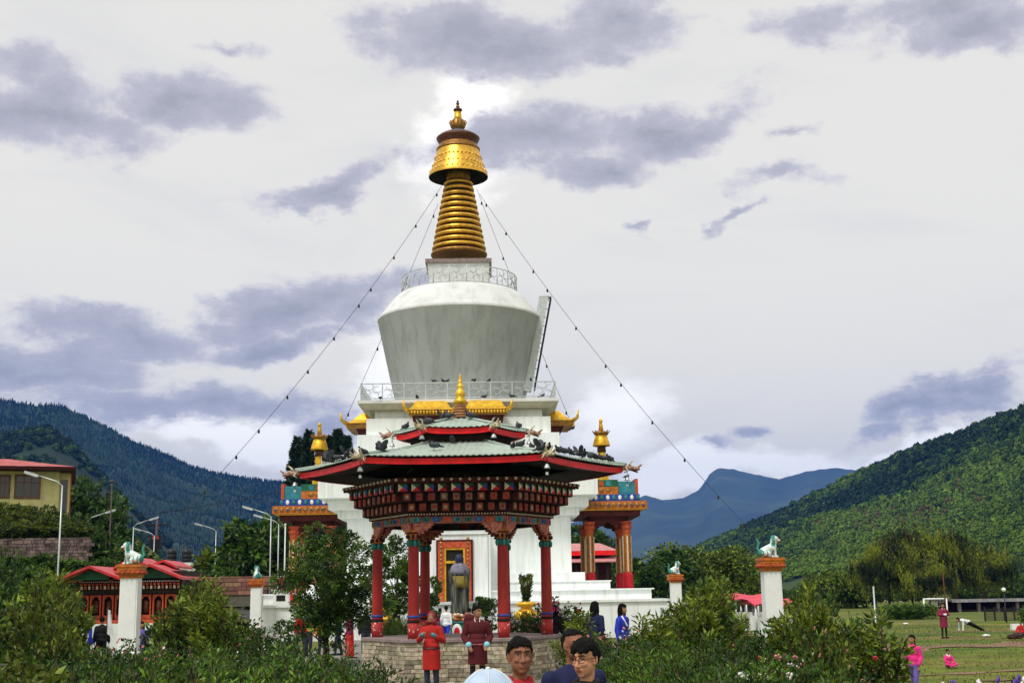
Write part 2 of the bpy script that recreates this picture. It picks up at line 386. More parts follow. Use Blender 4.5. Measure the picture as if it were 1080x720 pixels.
# worn tracks across the lawn: tapering, uneven strips
def track(pts, w):
    mb=MB(); rows=[]
    n=46
    for i in range(n):
        t=i/(n-1)*(len(pts)-1); k=min(int(t),len(pts)-2); f=t-k
        x=pts[k][0]*(1-f)+pts[k+1][0]*f; y=pts[k][1]*(1-f)+pts[k+1][1]*f
        ww=w*(.55+.45*math.sin(i*.7)*math.sin(i*.23+1))*min(1,i/4+.1,(n-1-i)/4+.1)
        rows.append([(x,y-ww+rnd.uniform(-.1,.1)*w,0),(x,y,0),(x,y+ww+rnd.uniform(-.1,.1)*w,0)])
    rows=[[(a,b,gz(a,b)+.02) for a,b,_ in r] for r in rows]
    mb.loft(rows,0,True,(False,False),closed=False); return tag(mb.build('trail',trail_m),kind='structure')
track([(12,57.5),(18,57),(26,56),(36,57)],4.2)
track([(12,38),(15,39.5),(19,40),(26,39)],.55)
track([(14,35.5),(18,36),(24,35)],.35)
track([(13,72),(19,74),(24,74)],2.6)

# ------------------------------------------------------------------ mountains
def interp(pts, x):
    xs=[p[0] for p in pts]; return np.interp(x, xs, [p[1] for p in pts])
def mountain(name, sky, D0, D1, foot, m, nu=150, nv=46, rough=1.0, seed=0, foot_z=-3.0, back=.25, bulge=1.25, drop=0.0):
    """ridge whose skyline stands where the photo's does; slope runs down to `foot` (fraction of the ridge distance) and back down behind"""
    px0,px1 = sky[0][0], sky[-1][0]; V=np.zeros((nu,nv+8,3)); H=np.zeros((nu,nv+8))
    for i in range(nu):
        px = px0+(px1-px0)*i/(nu-1); py = interp(sky, px)+drop; D = D0+(D1-D0)*i/(nu-1)
        p = atd(px,py,D); h=p.z; er=(h-CAMZ)/D; dx,dy=p.x/D,p.y/D; e0=(foot_z-CAMZ)/(D*foot)
        for j in range(nv+8):
            t = j/(nv-1)
            if j<nv:
                d=D*(foot+(1-foot)*t); q=Vector((dx*d,dy*d,0)); s=D/11.0
                nz=mnoise.fractal(Vector((q.x/s+seed,q.y/s,seed*1.7)),.9,2.1,5)
                e=e0+(er-e0)*t**bulge + rough*er*.16*nz*math.sin(PI*t)**.7
                ridge_j=rough*er*.012*mnoise.noise(Vector((px/7.0,seed,0)))*max(0,1-abs(t-1)*6)
                e=min(e,er*(.35+.65*t)); zz=CAMZ+d*(e+ridge_j)
            else:
                tb=(j-nv+1)/8; d=D*(1+back*tb); zz=h-(h-foot_z)*tb**1.2
            V[i,j]=(dx*d,dy*d,zz)
    n2=nv+8; idx=np.arange(nu*n2).reshape(nu,n2)
    F_=np.stack([idx[:-1,:-1],idx[1:,:-1],idx[1:,1:],idx[:-1,1:]],-1).reshape(-1,4)
    me=np_mesh(name,V.reshape(-1,3),F_,m); me.polygons.foreach_set('use_smooth',[True]*len(me.polygons))
    o=tag(link(name,me),kind='structure'); return V[:,:nv]
mt_far = mat('far_mountain', (.03,.045,.035), .95, var=.3, scale=.0012, col2=(.05,.07,.04))
mt_left = mat('left_mountain', (.008,.022,.008), .95, var=.3, scale=.004, col2=(.028,.052,.014), mixlo=.45, mixhi=.7)
mt_right = mat('right_mountain', (.028,.048,.010), .95, var=.35, scale=.006, col2=(.13,.085,.04), mixlo=.56, mixhi=.66)
far = [(540,560),(600,552),(650,535),(680,522),(700,527),(720,525),(738,516),(748,500),(758,493),(775,495),(800,501),(822,505),(850,497),(880,493),(905,496),(950,505),(1000,520),(1100,540)]
VF = mountain('far_mountains', far, 6800, 6500, .6, mt_far, 200, 40, .8, 5, bulge=.8)
left = [(-120,402),(-40,412),(0,418),(35,424),(65,424),(80,432),(110,446),(140,462),(180,478),(200,488),(225,495),(250,500),(290,505),(330,508),(400,520),(480,540),(560,565)]
VL = mountain('mountain_ridge', left, 2300, 3000, .5, mt_left, 200, 60, 1.0, 2, bulge=.8, drop=3.5)
spur = [(-120,505),(-60,482),(0,464),(30,456),(55,458),(75,472),(95,492),(120,520),(150,550),(180,580)]
VS = mountain('spur', spur, 1060, 1060, .5, mt_left, 90, 40, .8, 9, bulge=.8)
right = [(600,612),(650,604),(690,594),(725,582),(740,574),(770,562),(800,549),(830,536),(860,521),(900,501),(935,486),(960,475),(985,466),(1015,455),(1050,440),(1085,428),(1160,398)]
VR = mountain('wooded_hill', right, 1500, 900, .42, mt_right, 170, 60, 1.5, 12, foot_z=-2, bulge=.85, drop=6.0)

def proto_blob(rg):
    n=64; d=rg.normal(0,1,(n,3)); d[:,2]=np.abs(d[:,2])*1.0-.25; d/=np.linalg.norm(d,axis=1)[:,None]
    c=d*rg.uniform(.62,1.05,(n,1))*np.array([1,1,.95]); c[:,2]+=.75
    t=np.cross(d,rg.normal(0,1,(n,3))); t/=np.linalg.norm(t,axis=1)[:,None]; b=np.cross(d,t); s_=rg.uniform(.28,.5,(n,1))
    V=np.stack([c+t*s_-d*.12,c-t*s_*.5+b*s_*.87-d*.12,c-t*s_*.5-b*s_*.87+d*.2],1).reshape(-1,3); return V,np.arange(3*n).reshape(n,3)
def proto_cone(rg):
    rings=[(0.0,.12,5),(.12,.5,7),(.45,.33,7),(.4,.42,7),(.75,.17,7),(.7,.25,7),(1.0,.01,7)]
    V=[];F_=[]
    for k,(z,r,_) in enumerate(rings):
        for i in range(7):
            a=2*PI*i/7+k; V.append((r*(1+rg.normal(0,.15))*math.cos(a)*.8,r*math.sin(a)*.8,z*2))
    for k in range(len(rings)-1):
        for i in range(7):
            j=(i+1)%7; a,b,c,d=k*7+i,k*7+j,(k+1)*7+j,(k+1)*7+i; F_+= [(a,b,c),(a,c,d)]
    return np.array(V),np.array(F_)
def wood(name, label, Vg, n, size, mats, seed, proto, dens=None, jmin=0, ridge=0, dref=900., dcut=-.3):
    rg=np.random.default_rng(seed); protos=[proto(rg) for _ in range(6)]
    nu,nv=Vg.shape[:2]; VV=[];FF=[];MI=[];off=0; cnt=0; tries=0
    while cnt<n and tries<n*6:
        tries+=1
        u=rg.uniform(0,nu-1.01); v=rg.uniform(jmin,nv-1.01)
        if cnt<ridge: v=nv-1.02-rg.exponential(.5); v=max(v,0)
        i,j=int(u),int(v); fu,fv=u-i,v-j
        p=Vg[i,j]*(1-fu)*(1-fv)+Vg[i+1,j]*fu*(1-fv)+Vg[i,j+1]*(1-fu)*fv+Vg[i+1,j+1]*fu*fv
        dd=math.hypot(p[0],p[1])
        if cnt>=ridge and dens is not None:
            c=mnoise.fractal(Vector((p[0]*dens,p[1]*dens,seed)),1,2,4)
            if c<dcut+rg.uniform(-.15,.15): continue
        pv,pf=protos[rg.integers(6)]; s=size*rg.uniform(.6,1.35)*min(1.3,max(.45,dd/dref)); a=rg.uniform(0,6.28); ca,sa=math.cos(a),math.sin(a)
        q=np.stack([pv[:,0]*ca-pv[:,1]*sa,pv[:,0]*sa+pv[:,1]*ca,pv[:,2]*rg.uniform(.8,1.3)],1)*s+p
        VV.append(q);FF.append(pf+off);off+=len(q)
        k=int(mnoise.noise(Vector((p[0]*.008,p[1]*.004,p[2]*.014)))*3.4+1.6+rg.normal(0,.55)); MI.append(np.full(len(pf),min(max(k,0),len(mats)-1)))
        cnt+=1
    me=np_mesh(name,np.concatenate(VV),np.concatenate(FF),mats,np.concatenate(MI)); return tag(link(name,me),label,'woodland',kind='stuff')
wd1=mat('wood_dark',(.010,.026,.007),.95,var=.25,scale=.05,island=.22); wd2=mat('wood_green',(.036,.075,.006),.95,var=.3,scale=.05,island=.35)
wd3=mat('wood_light',(.085,.140,.009),.95,var=.3,scale=.05,island=.3); wd4=mat('wood_rust',(.085,.075,.016),.95,var=.3,scale=.05,island=.3)
wood('hillside_woods','mixed green and rust woodland covering the hill on the right',VR,40000,2.6,[wd1,wd2,wd3,wd3,wd4],3,proto_blob,dens=.006,ridge=900)
wood('conifer_forest','dark conifer forest covering the high ridge on the left',VL,42000,2.6,[wd1,wd1,wd2],4,proto_cone,dref=2400.,ridge=1500)
wood('spur_woods','thin woodland on the low spur under the left ridge',VS,9000,2.6,[wd1,wd2,wd1],6,proto_blob,dref=1000.,dens=.006,ridge=120)

# haze: one closed box of pale air round everything built
hz=MB(); hz.box(-5200,6200,-300,8700,-6,830); hm=bpy.data.materials.new('haze_air'); hm.use_nodes=True
nt=hm.node_tree; nt.nodes.remove(nt.nodes['Principled BSDF']); pv=nt.nodes.new('ShaderNodeVolumePrincipled')
pv.inputs['Color'].default_value=(.05,.27,.95,1); pv.inputs['Density'].default_value=8.5e-5; pv.inputs['Anisotropy'].default_value=0
nt.links.new(pv.outputs[0], nt.nodes['Material Output'].inputs['Volume']); hz.build('haze',hm)['kind']='stuff'
# ------------------------------------------------------------------ the chorten (stupa)
YC = 71.9
def hsolve(half, py):
    h = 5.0
    for _ in range(20): h = at(484+half, py, YC-h).x - at(484, py, YC-h).x
    return h
def zf(py, half): return Z(py, YC-hsolve(half, py))
def rp(half, py):            # radius, height of a round profile point on the axis
    return (at(484+half,py,YC).x-at(484,py,YC).x, Z(py,YC))
cht = thing('stupa', 'tall white stupa with round body, balcony railings and gilded ringed spire', 'stupa', (0,YC,0),R(-1.2))
zt = 1.73
# stepped plinth
mb=MB(); z1=Z(623,YC-8.3); z2=Z(614,YC-7.4); z3=Z(605,YC-6.3)
mb.sq([(9.3,0.0),(9.3,z1-.06),(9.42,z1-.06),(9.42,z1)]); mb.sq([(7.5,z1+.002),(7.5,z2-.05),(7.56,z2-.05),(7.56,z2)],caps=(False,True)); mb.sq([(6.35,z2+.002),(6.35,z3)],caps=(False,True))
mb.build('stepped_plinth',white,cht)
# lower storey
h1=hsolve(118,580); zc1=zf(545,118); zc2=zf(536,127); zc3=zf(524,137); zc4=zf(502,147)
mb=MB(); mb.sq([(h1,z3+.002),(h1,zc1)],caps=(False,False)); mb.build('lower_storey',white,cht)
mb=MB(); a,b,c=hsolve(127,540),hsolve(137,530),hsolve(147,512)
mb.sq([(h1-.02,zc1),(a,zc1+.02),(a,zc2),(b,zc2+.02),(b,zc3),(c,zc3+.02),(c,zc4)],caps=(False,True)); mb.build('stepped_cornice',white,cht)
# terrace railing on the cornice
def railing(name, h, z0, H, n, parent, extra=None):
    mb=MB(); r=.022
    for s in range(4):
        A=[Vector((-h,-h,0)),Vector((h,-h,0)),Vector((h,h,0)),Vector((-h,h,0))]; p,q=A[s],A[(s+1)%4]
        for zz in (z0+.1,z0+H): mb.tube([p+Vector((0,0,zz)),q+Vector((0,0,zz))],.028,6)
        for i in range(n):
            c=p.lerp(q,i/n); mb.box(c.x-.028,c.x+.028,c.y-.028,c.y+.028,z0,z0+H+.03)
            d=(q-p)/n; m=c+d*.5
            # scrollwork: four petals round a small ring in each bay
            for k in range(8):
                a0=k*PI/4; w=d.length*.42; hh=(H-.1)*.42
                pts=[]
                for j in range(7):
                    t=j/6; rr=.15+.85*math.sin(PI*t*.5); sw=.28*math.sin(PI*t)*(1 if k%2 else -1)
                    u=math.cos(a0+sw)*rr*w; v=math.sin(a0+sw)*rr*hh
                    pts.append(m+d.normalized()*u+Vector((0,0,z0+.1+(H-.1)/2+v)))
                mb.tube(pts,.019,4)
    return mb.build(name,steel_white,parent)
railing('terrace_railing', 6.9, zc4, 1.15, 11, cht)
# upper tiers
t2=hsolve(106.5,470); t3=hsolve(97,448); t4=hsolve(88,436); zt2=zf(457,106.5); zt3=zf(440,97); zb0=zf(431,97); hb=hsolve(105,421); zb1=zf(424,105); zb2=zf(420.5,105)
mb=MB(); mb.sq([(t2,zc4-.3),(t2,zt2)],caps=(False,True)); mb.sq([(t3,zt2-.05),(t3,zt3)],caps=(False,True)); mb.sq([(t4,zt3-.05),(t4,zb0+.05)],caps=(False,False))
mb.build('upper_tiers',white,cht)
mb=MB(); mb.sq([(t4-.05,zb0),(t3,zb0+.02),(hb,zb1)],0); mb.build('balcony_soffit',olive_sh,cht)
mb=MB(); mb.sq([(hb+.04,zb1+.002),(hb+.04,zb2)]); mb.build('balcony_slab',white_sh,cht)
rl=railing('balcony_railing', hb-.12, zb2, zf(403,105)-zb2, 9, cht)
# round body
mb=MB(); prof=[]
r0,za=rp(66,425); r1,_=rp(71,408); rt,ztp=rp(87,338)
rt*=.985; ztp-=.12
for k in range(15):
    t=k/14; prof.append((r0+(rt-r0)*t, zb2+.002+(ztp-zb2)*t))
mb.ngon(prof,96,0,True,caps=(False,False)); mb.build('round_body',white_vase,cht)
mb=MB(); rr,zr=rp(62.5,312); prof=[(rt,ztp),(rt+.03,ztp+.06)]
for k in range(1,11):
    t=k/10; prof.append((rt+(rr-rt)*t, ztp+.06+(zr-ztp-.06)*(1-(1-t)**1.25)))
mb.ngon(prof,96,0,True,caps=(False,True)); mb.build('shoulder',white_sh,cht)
# ring railing
mb=MB(); ra=rr-.12; H=.98; nb=22
for zz in (zr+.08,zr+H): mb.tube([(ra*math.cos(2*PI*k/66),ra*math.sin(2*PI*k/66),zz) for k in range(67)],.028,6)
for k in range(nb):
    a=2*PI*k/nb; x,y=ra*math.cos(a),ra*math.sin(a); mb.tube([(x,y,zr),(x,y,zr+H+.03)],.035,6)
    for q in range(8):
        a0=q*PI/4; pts=[]
        for j in range(6):
            t=j/5; r_=.15+.85*t; sw=.3*math.sin(PI*t)*(1 if q%2 else -1)
            aa=a+PI/nb+math.cos(a0+sw)*r_*PI/nb*.85; pts.append((ra*math.cos(aa),ra*math.sin(aa),zr+.53+math.sin(a0+sw)*r_*.4))
        mb.tube(pts,.019,4)
mb.build('ring_railing',steel_white,cht)
# harmika
hh_=at(484+32,292,YC).x-at(484,292,YC).x; zh0=zr+.0; zh1=Z(277,YC-hh_); zh2=Z(273,YC-hh_)
mb=MB(); mb.sq([(hh_*.93,zh0),(hh_,zh1)]); mb.sq([(hh_+.12,zh1+.002),(hh_+.12,zh2)],1); mb.build('square_block',[white_sh,slabm],cht)
# ringed spire
mb=MB(); nR=13; ya,yb=270.5,190; prof=[]
for k in range(nR):
    def q(t): return rp(29.5+(14-29.5)*t, ya+(yb-ya)*t)
    A=q(k/nR); B=q((k+.66)/nR); C=q((k+1)/nR)
    zA,zB,zC=A[1],B[1],C[1]; R0,R1=A[0],B[0]
    mi=1 if k==0 else 0
    mb.ngon([(R0*.90,zA),(R0*1.0,zA+.02),(R0*1.01,zA+(zB-zA)*.5),(R1*1.0,zB-.02),(R1*.9,zB)],48,mi,True,caps=(True,True))
    mb.ngon([(R1*.84,zB-.02),(C[0]*.85,zC+.02)],48,2,True,caps=(False,False))
mb.build('spire_rings',[gold,gold_dark,blackm],cht)
def prof_px(lst): return [rp(h,y) for h,y in lst]
mb=MB()
mb.ngon(prof_px([(12.5,192),(12.8,178)]),40,2,True)                      # neck
bell=prof_px([(31.2,187.5),(31.4,186),(28.5,180),(25.5,172),(23.3,164),(22.2,160)])
mb.ngon(bell,56,0,True,caps=(False,False)); mb.ngon([(bell[0][0],bell[0][1]),(bell[0][0]*.96,bell[0][1]+.03),(bell[2][0]*.8,bell[2][1]),(.5,bell[3][1])],56,1,True,caps=(False,False))
mb.ngon(prof_px([(22.3,160),(23,159),(23,157.6),(21.6,157),(19.9,153.5)]),56,2,True,caps=(False,False))
mb.ngon(prof_px([(19.9,153.5),(20.5,151),(22.6,147.5),(22.8,146.3),(20,144)]),56,3,True,caps=(False,False))
mb.ngon(prof_px([(20,144),(13,140.5),(7,138.5),(5,137)]),40,4,True,caps=(False,True))
# repousse bands on the bell
for (hp,y) in ((29.6,182.8),(26.8,176),(24.2,168)):
    r_,z_=rp(hp,y)
    for k in range(36):
        a=2*PI*k/36; mb.ell((r_*math.cos(a),r_*math.sin(a),z_),(.07,.07,.09),None,6,4,0)
mb.build('parasol_bell',[gold,blackm,gold_dark,maroon_m,bluegrey],cht)
mb=MB()
mb.ngon(prof_px([(5.5,137.5),(7.5,134.5),(8.6,131),(7,129.5),(7.2,128),(5,126.5)]),24,1,True)
for k in range(12):
    a=2*PI*k/12; r_,z_=rp(8,132.5); mb.caps((r_*.8*math.cos(a),r_*.8*math.sin(a),z_-.1),(r_*1.15*math.cos(a),r_*1.15*math.sin(a),z_+.22),.08,.03,6,1)
mb.ngon(prof_px([(4.6,126.5),(3.9,124),(3.6,118.5)]),20,0,True); mb.ngon(prof_px([(2.4,118.5),(4.6,117),(4.6,115.5),(2.0,114.2)]),20,2,True)
mb.ngon(prof_px([(1.4,114.2),(2.2,112.5),(1.2,111.2)]),16,1,True); mb.ngon(prof_px([(1.1,111.2),(2.0,109.6),(1.0,108.4)]),16,2,True); mb.ngon(prof_px([(.8,108.4),(1.4,107.2),(.1,105.5)]),16,2,True)
mb.build('pinnacle',[gold_y,gold_dark,maroon_m],cht)
# gilded tier roofs
def gilt_roof(c, hw, dp, z0, z1, ax):      # centre, half width along face, projection, axis 0: faces -y, 1: faces +-x
    mb=MB()
    def pt(u,v,z):
        return (c[0]+u, c[1]-v, z) if ax==0 else (c[0]+v*(1 if ax==1 else -1), c[1]+u, z)
    H=z1-z0
    ring=lambda w,d,z,b=0: [pt(-w,b,z),pt(w,b,z),pt(w,d,z),pt(-w,d,z)]
    mb.loft([ring(hw*.8,dp*.55,z0),ring(hw*.86,dp*.7,z0+H*.30)],1)
    mb.loft([ring(hw*1.0,dp,z0+H*.30),ring(hw*1.03,dp*1.04,z0+H*.52)],2)
    mb.loft([ring(hw*1.06,dp*1.08,z0+H*.53),ring(hw*.88,dp*.8,z0+H*.70),ring(hw*.72,dp*.5,z0+H*.98),ring(hw*.70,dp*.45,z1)],0)
    for s in (-1,1):                         # upturned corner horns
        p=Vector(pt(hw*1.04*s,dp*1.06,z0+H*.5)); q=Vector(pt(hw*1.2*s,dp*1.25,z0+H*.62)); r_=Vector(pt(hw*1.24*s,dp*1.3,z0+H*.95))
        mb.tube([p,q,r_],[.12,.09,.03],6,0)
    for k in range(15):
        u=(-1+2*k/14)*hw; p=pt(u,dp*1.07,z0+H*.42); mb.ell(p,(.07,.07,.09),None,6,4,3)
    return mb.build('gilded_roof',[gold_y,dark_red,gold_dark,gold_y],cht)
zg0=Z(443,YC-6.6); zg1=Z(424.5,YC-5.0)
for s in (-1,1): gilt_roof((s*1.42,-t2),1.12,1.0,zg0,zg1,0)
sx0=at(606,450,YC).x; zs0=Z(461,YC); zs1=Z(437,YC)
gilt_roof((t3,0),1.5,sx0-t3-.3,zs0,zs1,1); gilt_roof((-t3,0),1.5,sx0-t3-.3,zs0,zs1,2)
# leaning ladder at the right of the round body
mb=MB(); A=at(556,412,YC-1.2); B=at(574,313,YC-1.2); A.y-=YC; B.y-=YC
for s in (0,1):
    o=Vector((.0,.55*s,0)); mb.obox((A+B)/2+o,(B-A)/2,(0,.04,0),(.26,0,-.02))
o=Vector((.42,0,0))
mb.obox((A+B)/2+o+Vector((0,.28,.1)),(B-A)/2*.98,(0,.05,0),(.04,0,0),1); mb.obox((A+B)/2+o+Vector((0,.0,-.1)),(B-A)/2*.98,(0,.03,0),(.03,0,0),1)
for k in range(22):
    p=A.lerp(B,(k+.5)/22); mb.tube([p,p+Vector((0,.55,0))],.03,6,1); mb.tube([p,p+Vector((.34,.0,(-.14 if k%2 else .14)))],.018,5,1)
p=B; mb.box(p.x-.12,p.x+.42,p.y-.05,p.y+.6,p.z-.03,p.z+.03,0)
mb.build('ladder',[steel_white,black_pl],cht)
# doorway in a projecting white portal
YD=9.55; yd=-YD
def dx(px,py=600): return at(px,py,YC-YD).x
zd0=zt+.02; zd1=Z(571,YC-YD); zp=Z(561,YC-YD)
xl,xr=dx(466.5),dx(501.5); pl,pr_=dx(449.5),dx(519); fw=.30
mb=MB(); mb.box(pl,pr_,yd,-h1-.02,zt-.3,zp-.1); mb.box(pl-.07,pr_+.07,yd-.07,-h1-.02,zp-.098,zp); mb.box(pr_+.05,pr_+.13,yd-.02,yd+.06,zt-.3,zp-.1,0); mb.build('portal',white,cht)
mb=MB()
mb.box(xl,xl+fw,yd-.16,yd-.003,zd0,zd1); mb.box(xr-fw,xr,yd-.16,yd-.003,zd0,zd1); mb.box(xl+fw,xr-fw,yd-.16,yd-.003,zd1-fw,zd1)
mb.box(xl-.09,xl-.002,yd-.1,yd-.003,zd0,zd1+.1,1); mb.box(xr+.002,xr+.09,yd-.1,yd-.003,zd0,zd1+.1,1); mb.box(xl-.002,xr+.002,yd-.1,yd-.003,zd1+.002,zd1+.1,1)
for k in range(15):
    for q in (xl+fw/2,xr-fw/2): mb.ell((q,yd-.16,zd0+.15+k*.2),(.08,.03,.07),None,8,5,2)
dr=mb.build('doorway',[orange_r,dark_red,gold_dark],cht)
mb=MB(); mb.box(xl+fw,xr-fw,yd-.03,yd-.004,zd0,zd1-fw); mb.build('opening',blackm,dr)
mb=MB(); g=.08
for (a_,b_,c_,d_) in ((xl+fw,xl+fw+g,zd0,zd1-fw),(xr-fw-g,xr-fw,zd0,zd1-fw),(xl+fw+g,xr-fw-g,zd1-fw-g,zd1-fw),(xl+fw+g,xr-fw-g,zd1-fw-.72,zd1-fw-.60)): mb.box(a_,b_,yd-.12,yd-.032,c_,d_)
mb.build('yellow_frame',gold_y,dr)
# side porches
def porch(s):
    zf_=z1; X0,X1=h1+.1,at(682,534,YC-2.4).x
    yA,yB=-2.1,2.1; zr0=Z(546,70); zr1=Z(540,69.5); zr2=Z(531,69.5)
    pr=MB()
    def bx(x0,x1,y0,y1,z0,z1_,mi): pr.box(min(s*x0,s*x1),max(s*x0,s*x1),y0,y1,z0,z1_,mi)
    bx(X0,X1-.35,yA-.35,yB+.35,zr0-.05,zr1-.02,1)
    bx(X0,X1-.12,yA-.5,yB+.5,zr1-.02,zr1+.04,4)
    root=None
    pr.sm  # base of the porch: entablature
    p=pr.build('porch',[orange_p,dark_red,blue_p,teal_p,gold_y],cht)
    m=MB()
    x0,x1=sorted((s*X0,s*X1)); m.box(x0,x1,yA-.62,yB+.62,zr1+.042,zr2,0)
    for k in range(13):
        xx=s*(X0+.25+(X1-X0-.45)*k/12); m.ell((xx,yA-.63,(zr1+zr2)/2+.02),(.13,.04,.14),None,10,6,3); m.ell((xx,yA-.665,(zr1+zr2)/2+.02),(.05,.03,.06),None,8,5,2+k%2*2)
    for k in range(13):
        yy=yA-.4+(yB-yA+.8)*k/12; m.ell((s*(X1+.01),yy,(zr1+zr2)/2),(.04,.13,.14),None,10,6,3)
    m.build('orange_band',[orange_p,teal_p,blue_p,gold_dark,pink_p],p)
    m=MB(); z3_=Z(523,69.5); xa=X1-.35; x0,x1=sorted((s*X0,s*xa)); m.box(x0,x1,yA-.42,yB+.42,zr2+.002,z3_-.04,0)
    for k in range(12):
        xx=s*(X0+.2+(xa-X0-.3)*k/11); m.ell((xx,yA-.43,(zr2+z3_)/2),(.10,.02,.13),None,8,6,1+(k%2))
    m.build('lotus_band',[blue_p,white_paint,teal_p],p)
    m=MB(); z4=Z(509,69.5); xb=X1-.55; x0,x1=sorted((s*X0,s*xb)); m.box(x0,x1,yA-.3,yB+.3,z3_-.038,z4-.05,3)
    x0,x1=sorted((s*(X0+.0),s*(xb-.95))); m.box(x0,x1,yA-.38,yB+.38,z3_-.036,Z(515.5,69.5),0); m.box(x0,x1-0.0,yA-.34,yB+.34,Z(515.5,69.5)+.003,z4+.05,2)
    x0,x1=sorted((s*(xb-.02),s*(xb+.14))); m.box(x0,x1,yA-.36,yB+.36,z3_-.036,z4+.08,1)
    for k in range(6):
        xx=s*(X0+.3+k*.38); m.ell((xx,yA-.385,(z3_+Z(515.5,69.5))/2),(.15,.03,.12),None,10,5,4); m.box(xx-.13,xx+.13,yA-.37,yA-.345,Z(515.5,69.5)+.05,z4-.02,k%2*2+1)
    m.build('painted_parapet',[orange_p,orange_r,green_p,teal_p,gold_dark],p)
    # little gilded spire
    xs=s*abs(at(634,470,YC).x)*1.0; m=MB(); zz=lambda y: Z(y,YC)
    sc=lambda h: h*.0535
    P_=[(7,503),(8.5,500),(6,497),(4.5,492),(5.5,490),(4,486),(5,484),(3.7,480),(4.2,478)]
    m.ngon([(sc(h),zz(y)) for h,y in P_],20,0,True,c=(xs,0)); m.ngon([(sc(h),zz(y)) for h,y in [(9,472.5),(9.2,471.5),(7.6,466),(6,461)]],24,0,True,c=(xs,0)); m.ngon([(sc(h),zz(y)) for h,y in [(4.6,479),(4.4,472)]],16,2,True,c=(xs,0))
    m.ngon([(sc(h),zz(y)) for h,y in [(6,461),(8.2,458.5),(7.2,457.5),(3,456)]],24,1,True,c=(xs,0)); m.ngon([(sc(h),zz(y)) for h,y in [(2.6,456),(1.9,450),(1.5,447),(2.3,446),(1.4,444.5),(.2,443)]],14,0,True,c=(xs,0))
    for k in range(8):
        a=2*PI*k/8; m.caps((xs+sc(6.5)*math.cos(a),sc(6.5)*math.sin(a),zz(460)),(xs+sc(9)*math.cos(a),sc(9)*math.sin(a),zz(456.5)),.05,.03,6,1)
    m.ngon([(sc(9.5),zc4-.3),(sc(8.5),zz(503))],4,0,False,a0=PI/4,c=(xs,0))
    m.build('small_spire',[gold_y,gold_dark,maroon_m],p)
    # columns
    xc=[at(623,580,YC-2).x, at(662,580,YC-2).x]
    for X in xc:
        for Yc in (-1.95,1.95):
            m=MB(); cx=s*X; w=.20; zb=z1 if X==xc[0] else z1
            m.ngon([(w*1.5,zb),(w*1.4,zb+.75),(w*1.1,zb+.85)],8,1,False,a0=PI/8,c=(cx,Yc))
            m.ngon([(w*1.12,zb+.85),(w*1.0,zr0-.95)],8,0,False,a0=PI/8,c=(cx,Yc))
            for q in range(8):
                a=q*PI/4; m.obox((cx+w*.99*math.cos(a),Yc+w*.99*math.sin(a),(zb+.9+zr0-1.1)/2),(.045*math.cos(a),.045*math.sin(a),0),(-.035*math.sin(a),.035*math.cos(a),0),(0,0,(zr0-2.0-zb)/2),2 if q%2==0 else 5)
            m.ngon([(w*1.15,zr0-.95),(w*1.15,zr0-.75),(w*1.45,zr0-.7),(w*1.5,zr0-.55),(w*1.2,zr0-.5),(w*1.8,zr0-.32)],8,4,False,a0=PI/8,c=(cx,Yc))
            col=m.build('column',[orange_p,bright_red,cream_p,blue_p,orange_r,gold_dark],p)
    # scalloped arch boards between the columns
    m=MB()
    for Yc in (-1.95,1.95):
        L0,L1=s*xc[0],s*xc[1]; n=14
        for k in range(n):
            t0,t1=k/n,(k+1)/n; tm=(t0+t1)/2; lo=zr0-.32-.5*abs(2*tm-1)**1.3-.08*abs(math.sin(tm*PI*4))
            m.box(min(L0+(L1-L0)*t0,L0+(L1-L0)*t1),max(L0+(L1-L0)*t0,L0+(L1-L0)*t1),Yc-.06,Yc+.06,lo,zr0-.06,0)
    for X in xc: m.box(s*X-.1,s*X+.1,-1.75,1.75,zr0-.5,zr0-.06,0)
    m.build('scalloped_arch',[dark_red,pink_p],p)
    # porch floor block
    m=MB(); x0,x1=sorted((s*(6.36),s*(9.35))); 
porch(1); porch(-1)

# terrace in front (white retaining wall)
mb=MB(); mb.box(-9.6,9.6,60.8,62.58,-.1,zt-.12); mb.box(-9.7,9.7,60.7,62.58,zt-.118,zt,0)
mb.box(9.62,11.3,62.6,66,-.6,zt-.25,0)
tag(mb.build('terrace_wall',white),'low white terrace wall running along the foot of the stupa','wall')
# ------------------------------------------------------------------ hexagonal pavilion in front
YP=31.8; GP=.05
pav = thing('pavilion','hexagonal open pavilion with two tin roofs, painted eaves and red columns on a stone base','pavilion',(0,YP,0),R(-2.6))
def hexr(r,z,n=1,amp=0.0,wav=0):
    P_=[]
    for k in range(6):
        a,b=k*PI/3,(k+1)*PI/3; A=Vector((r*math.cos(a),r*math.sin(a),z)); B=Vector((r*math.cos(b),r*math.sin(b),z))
        for i in range(n): P_.append(A.lerp(B,i/n))
    return P_
def rsolve(half,py):                 # circumradius from the half width of the front face at row py
    r=2.0
    for _ in range(30): r=2*(at(484+half,py,YP-.866*r).x-at(484,py,YP-.866*r).x)
    return r
def ZP(py,r): return Z(py,YP-.866*r)
zpl=ZP(673,2.3)
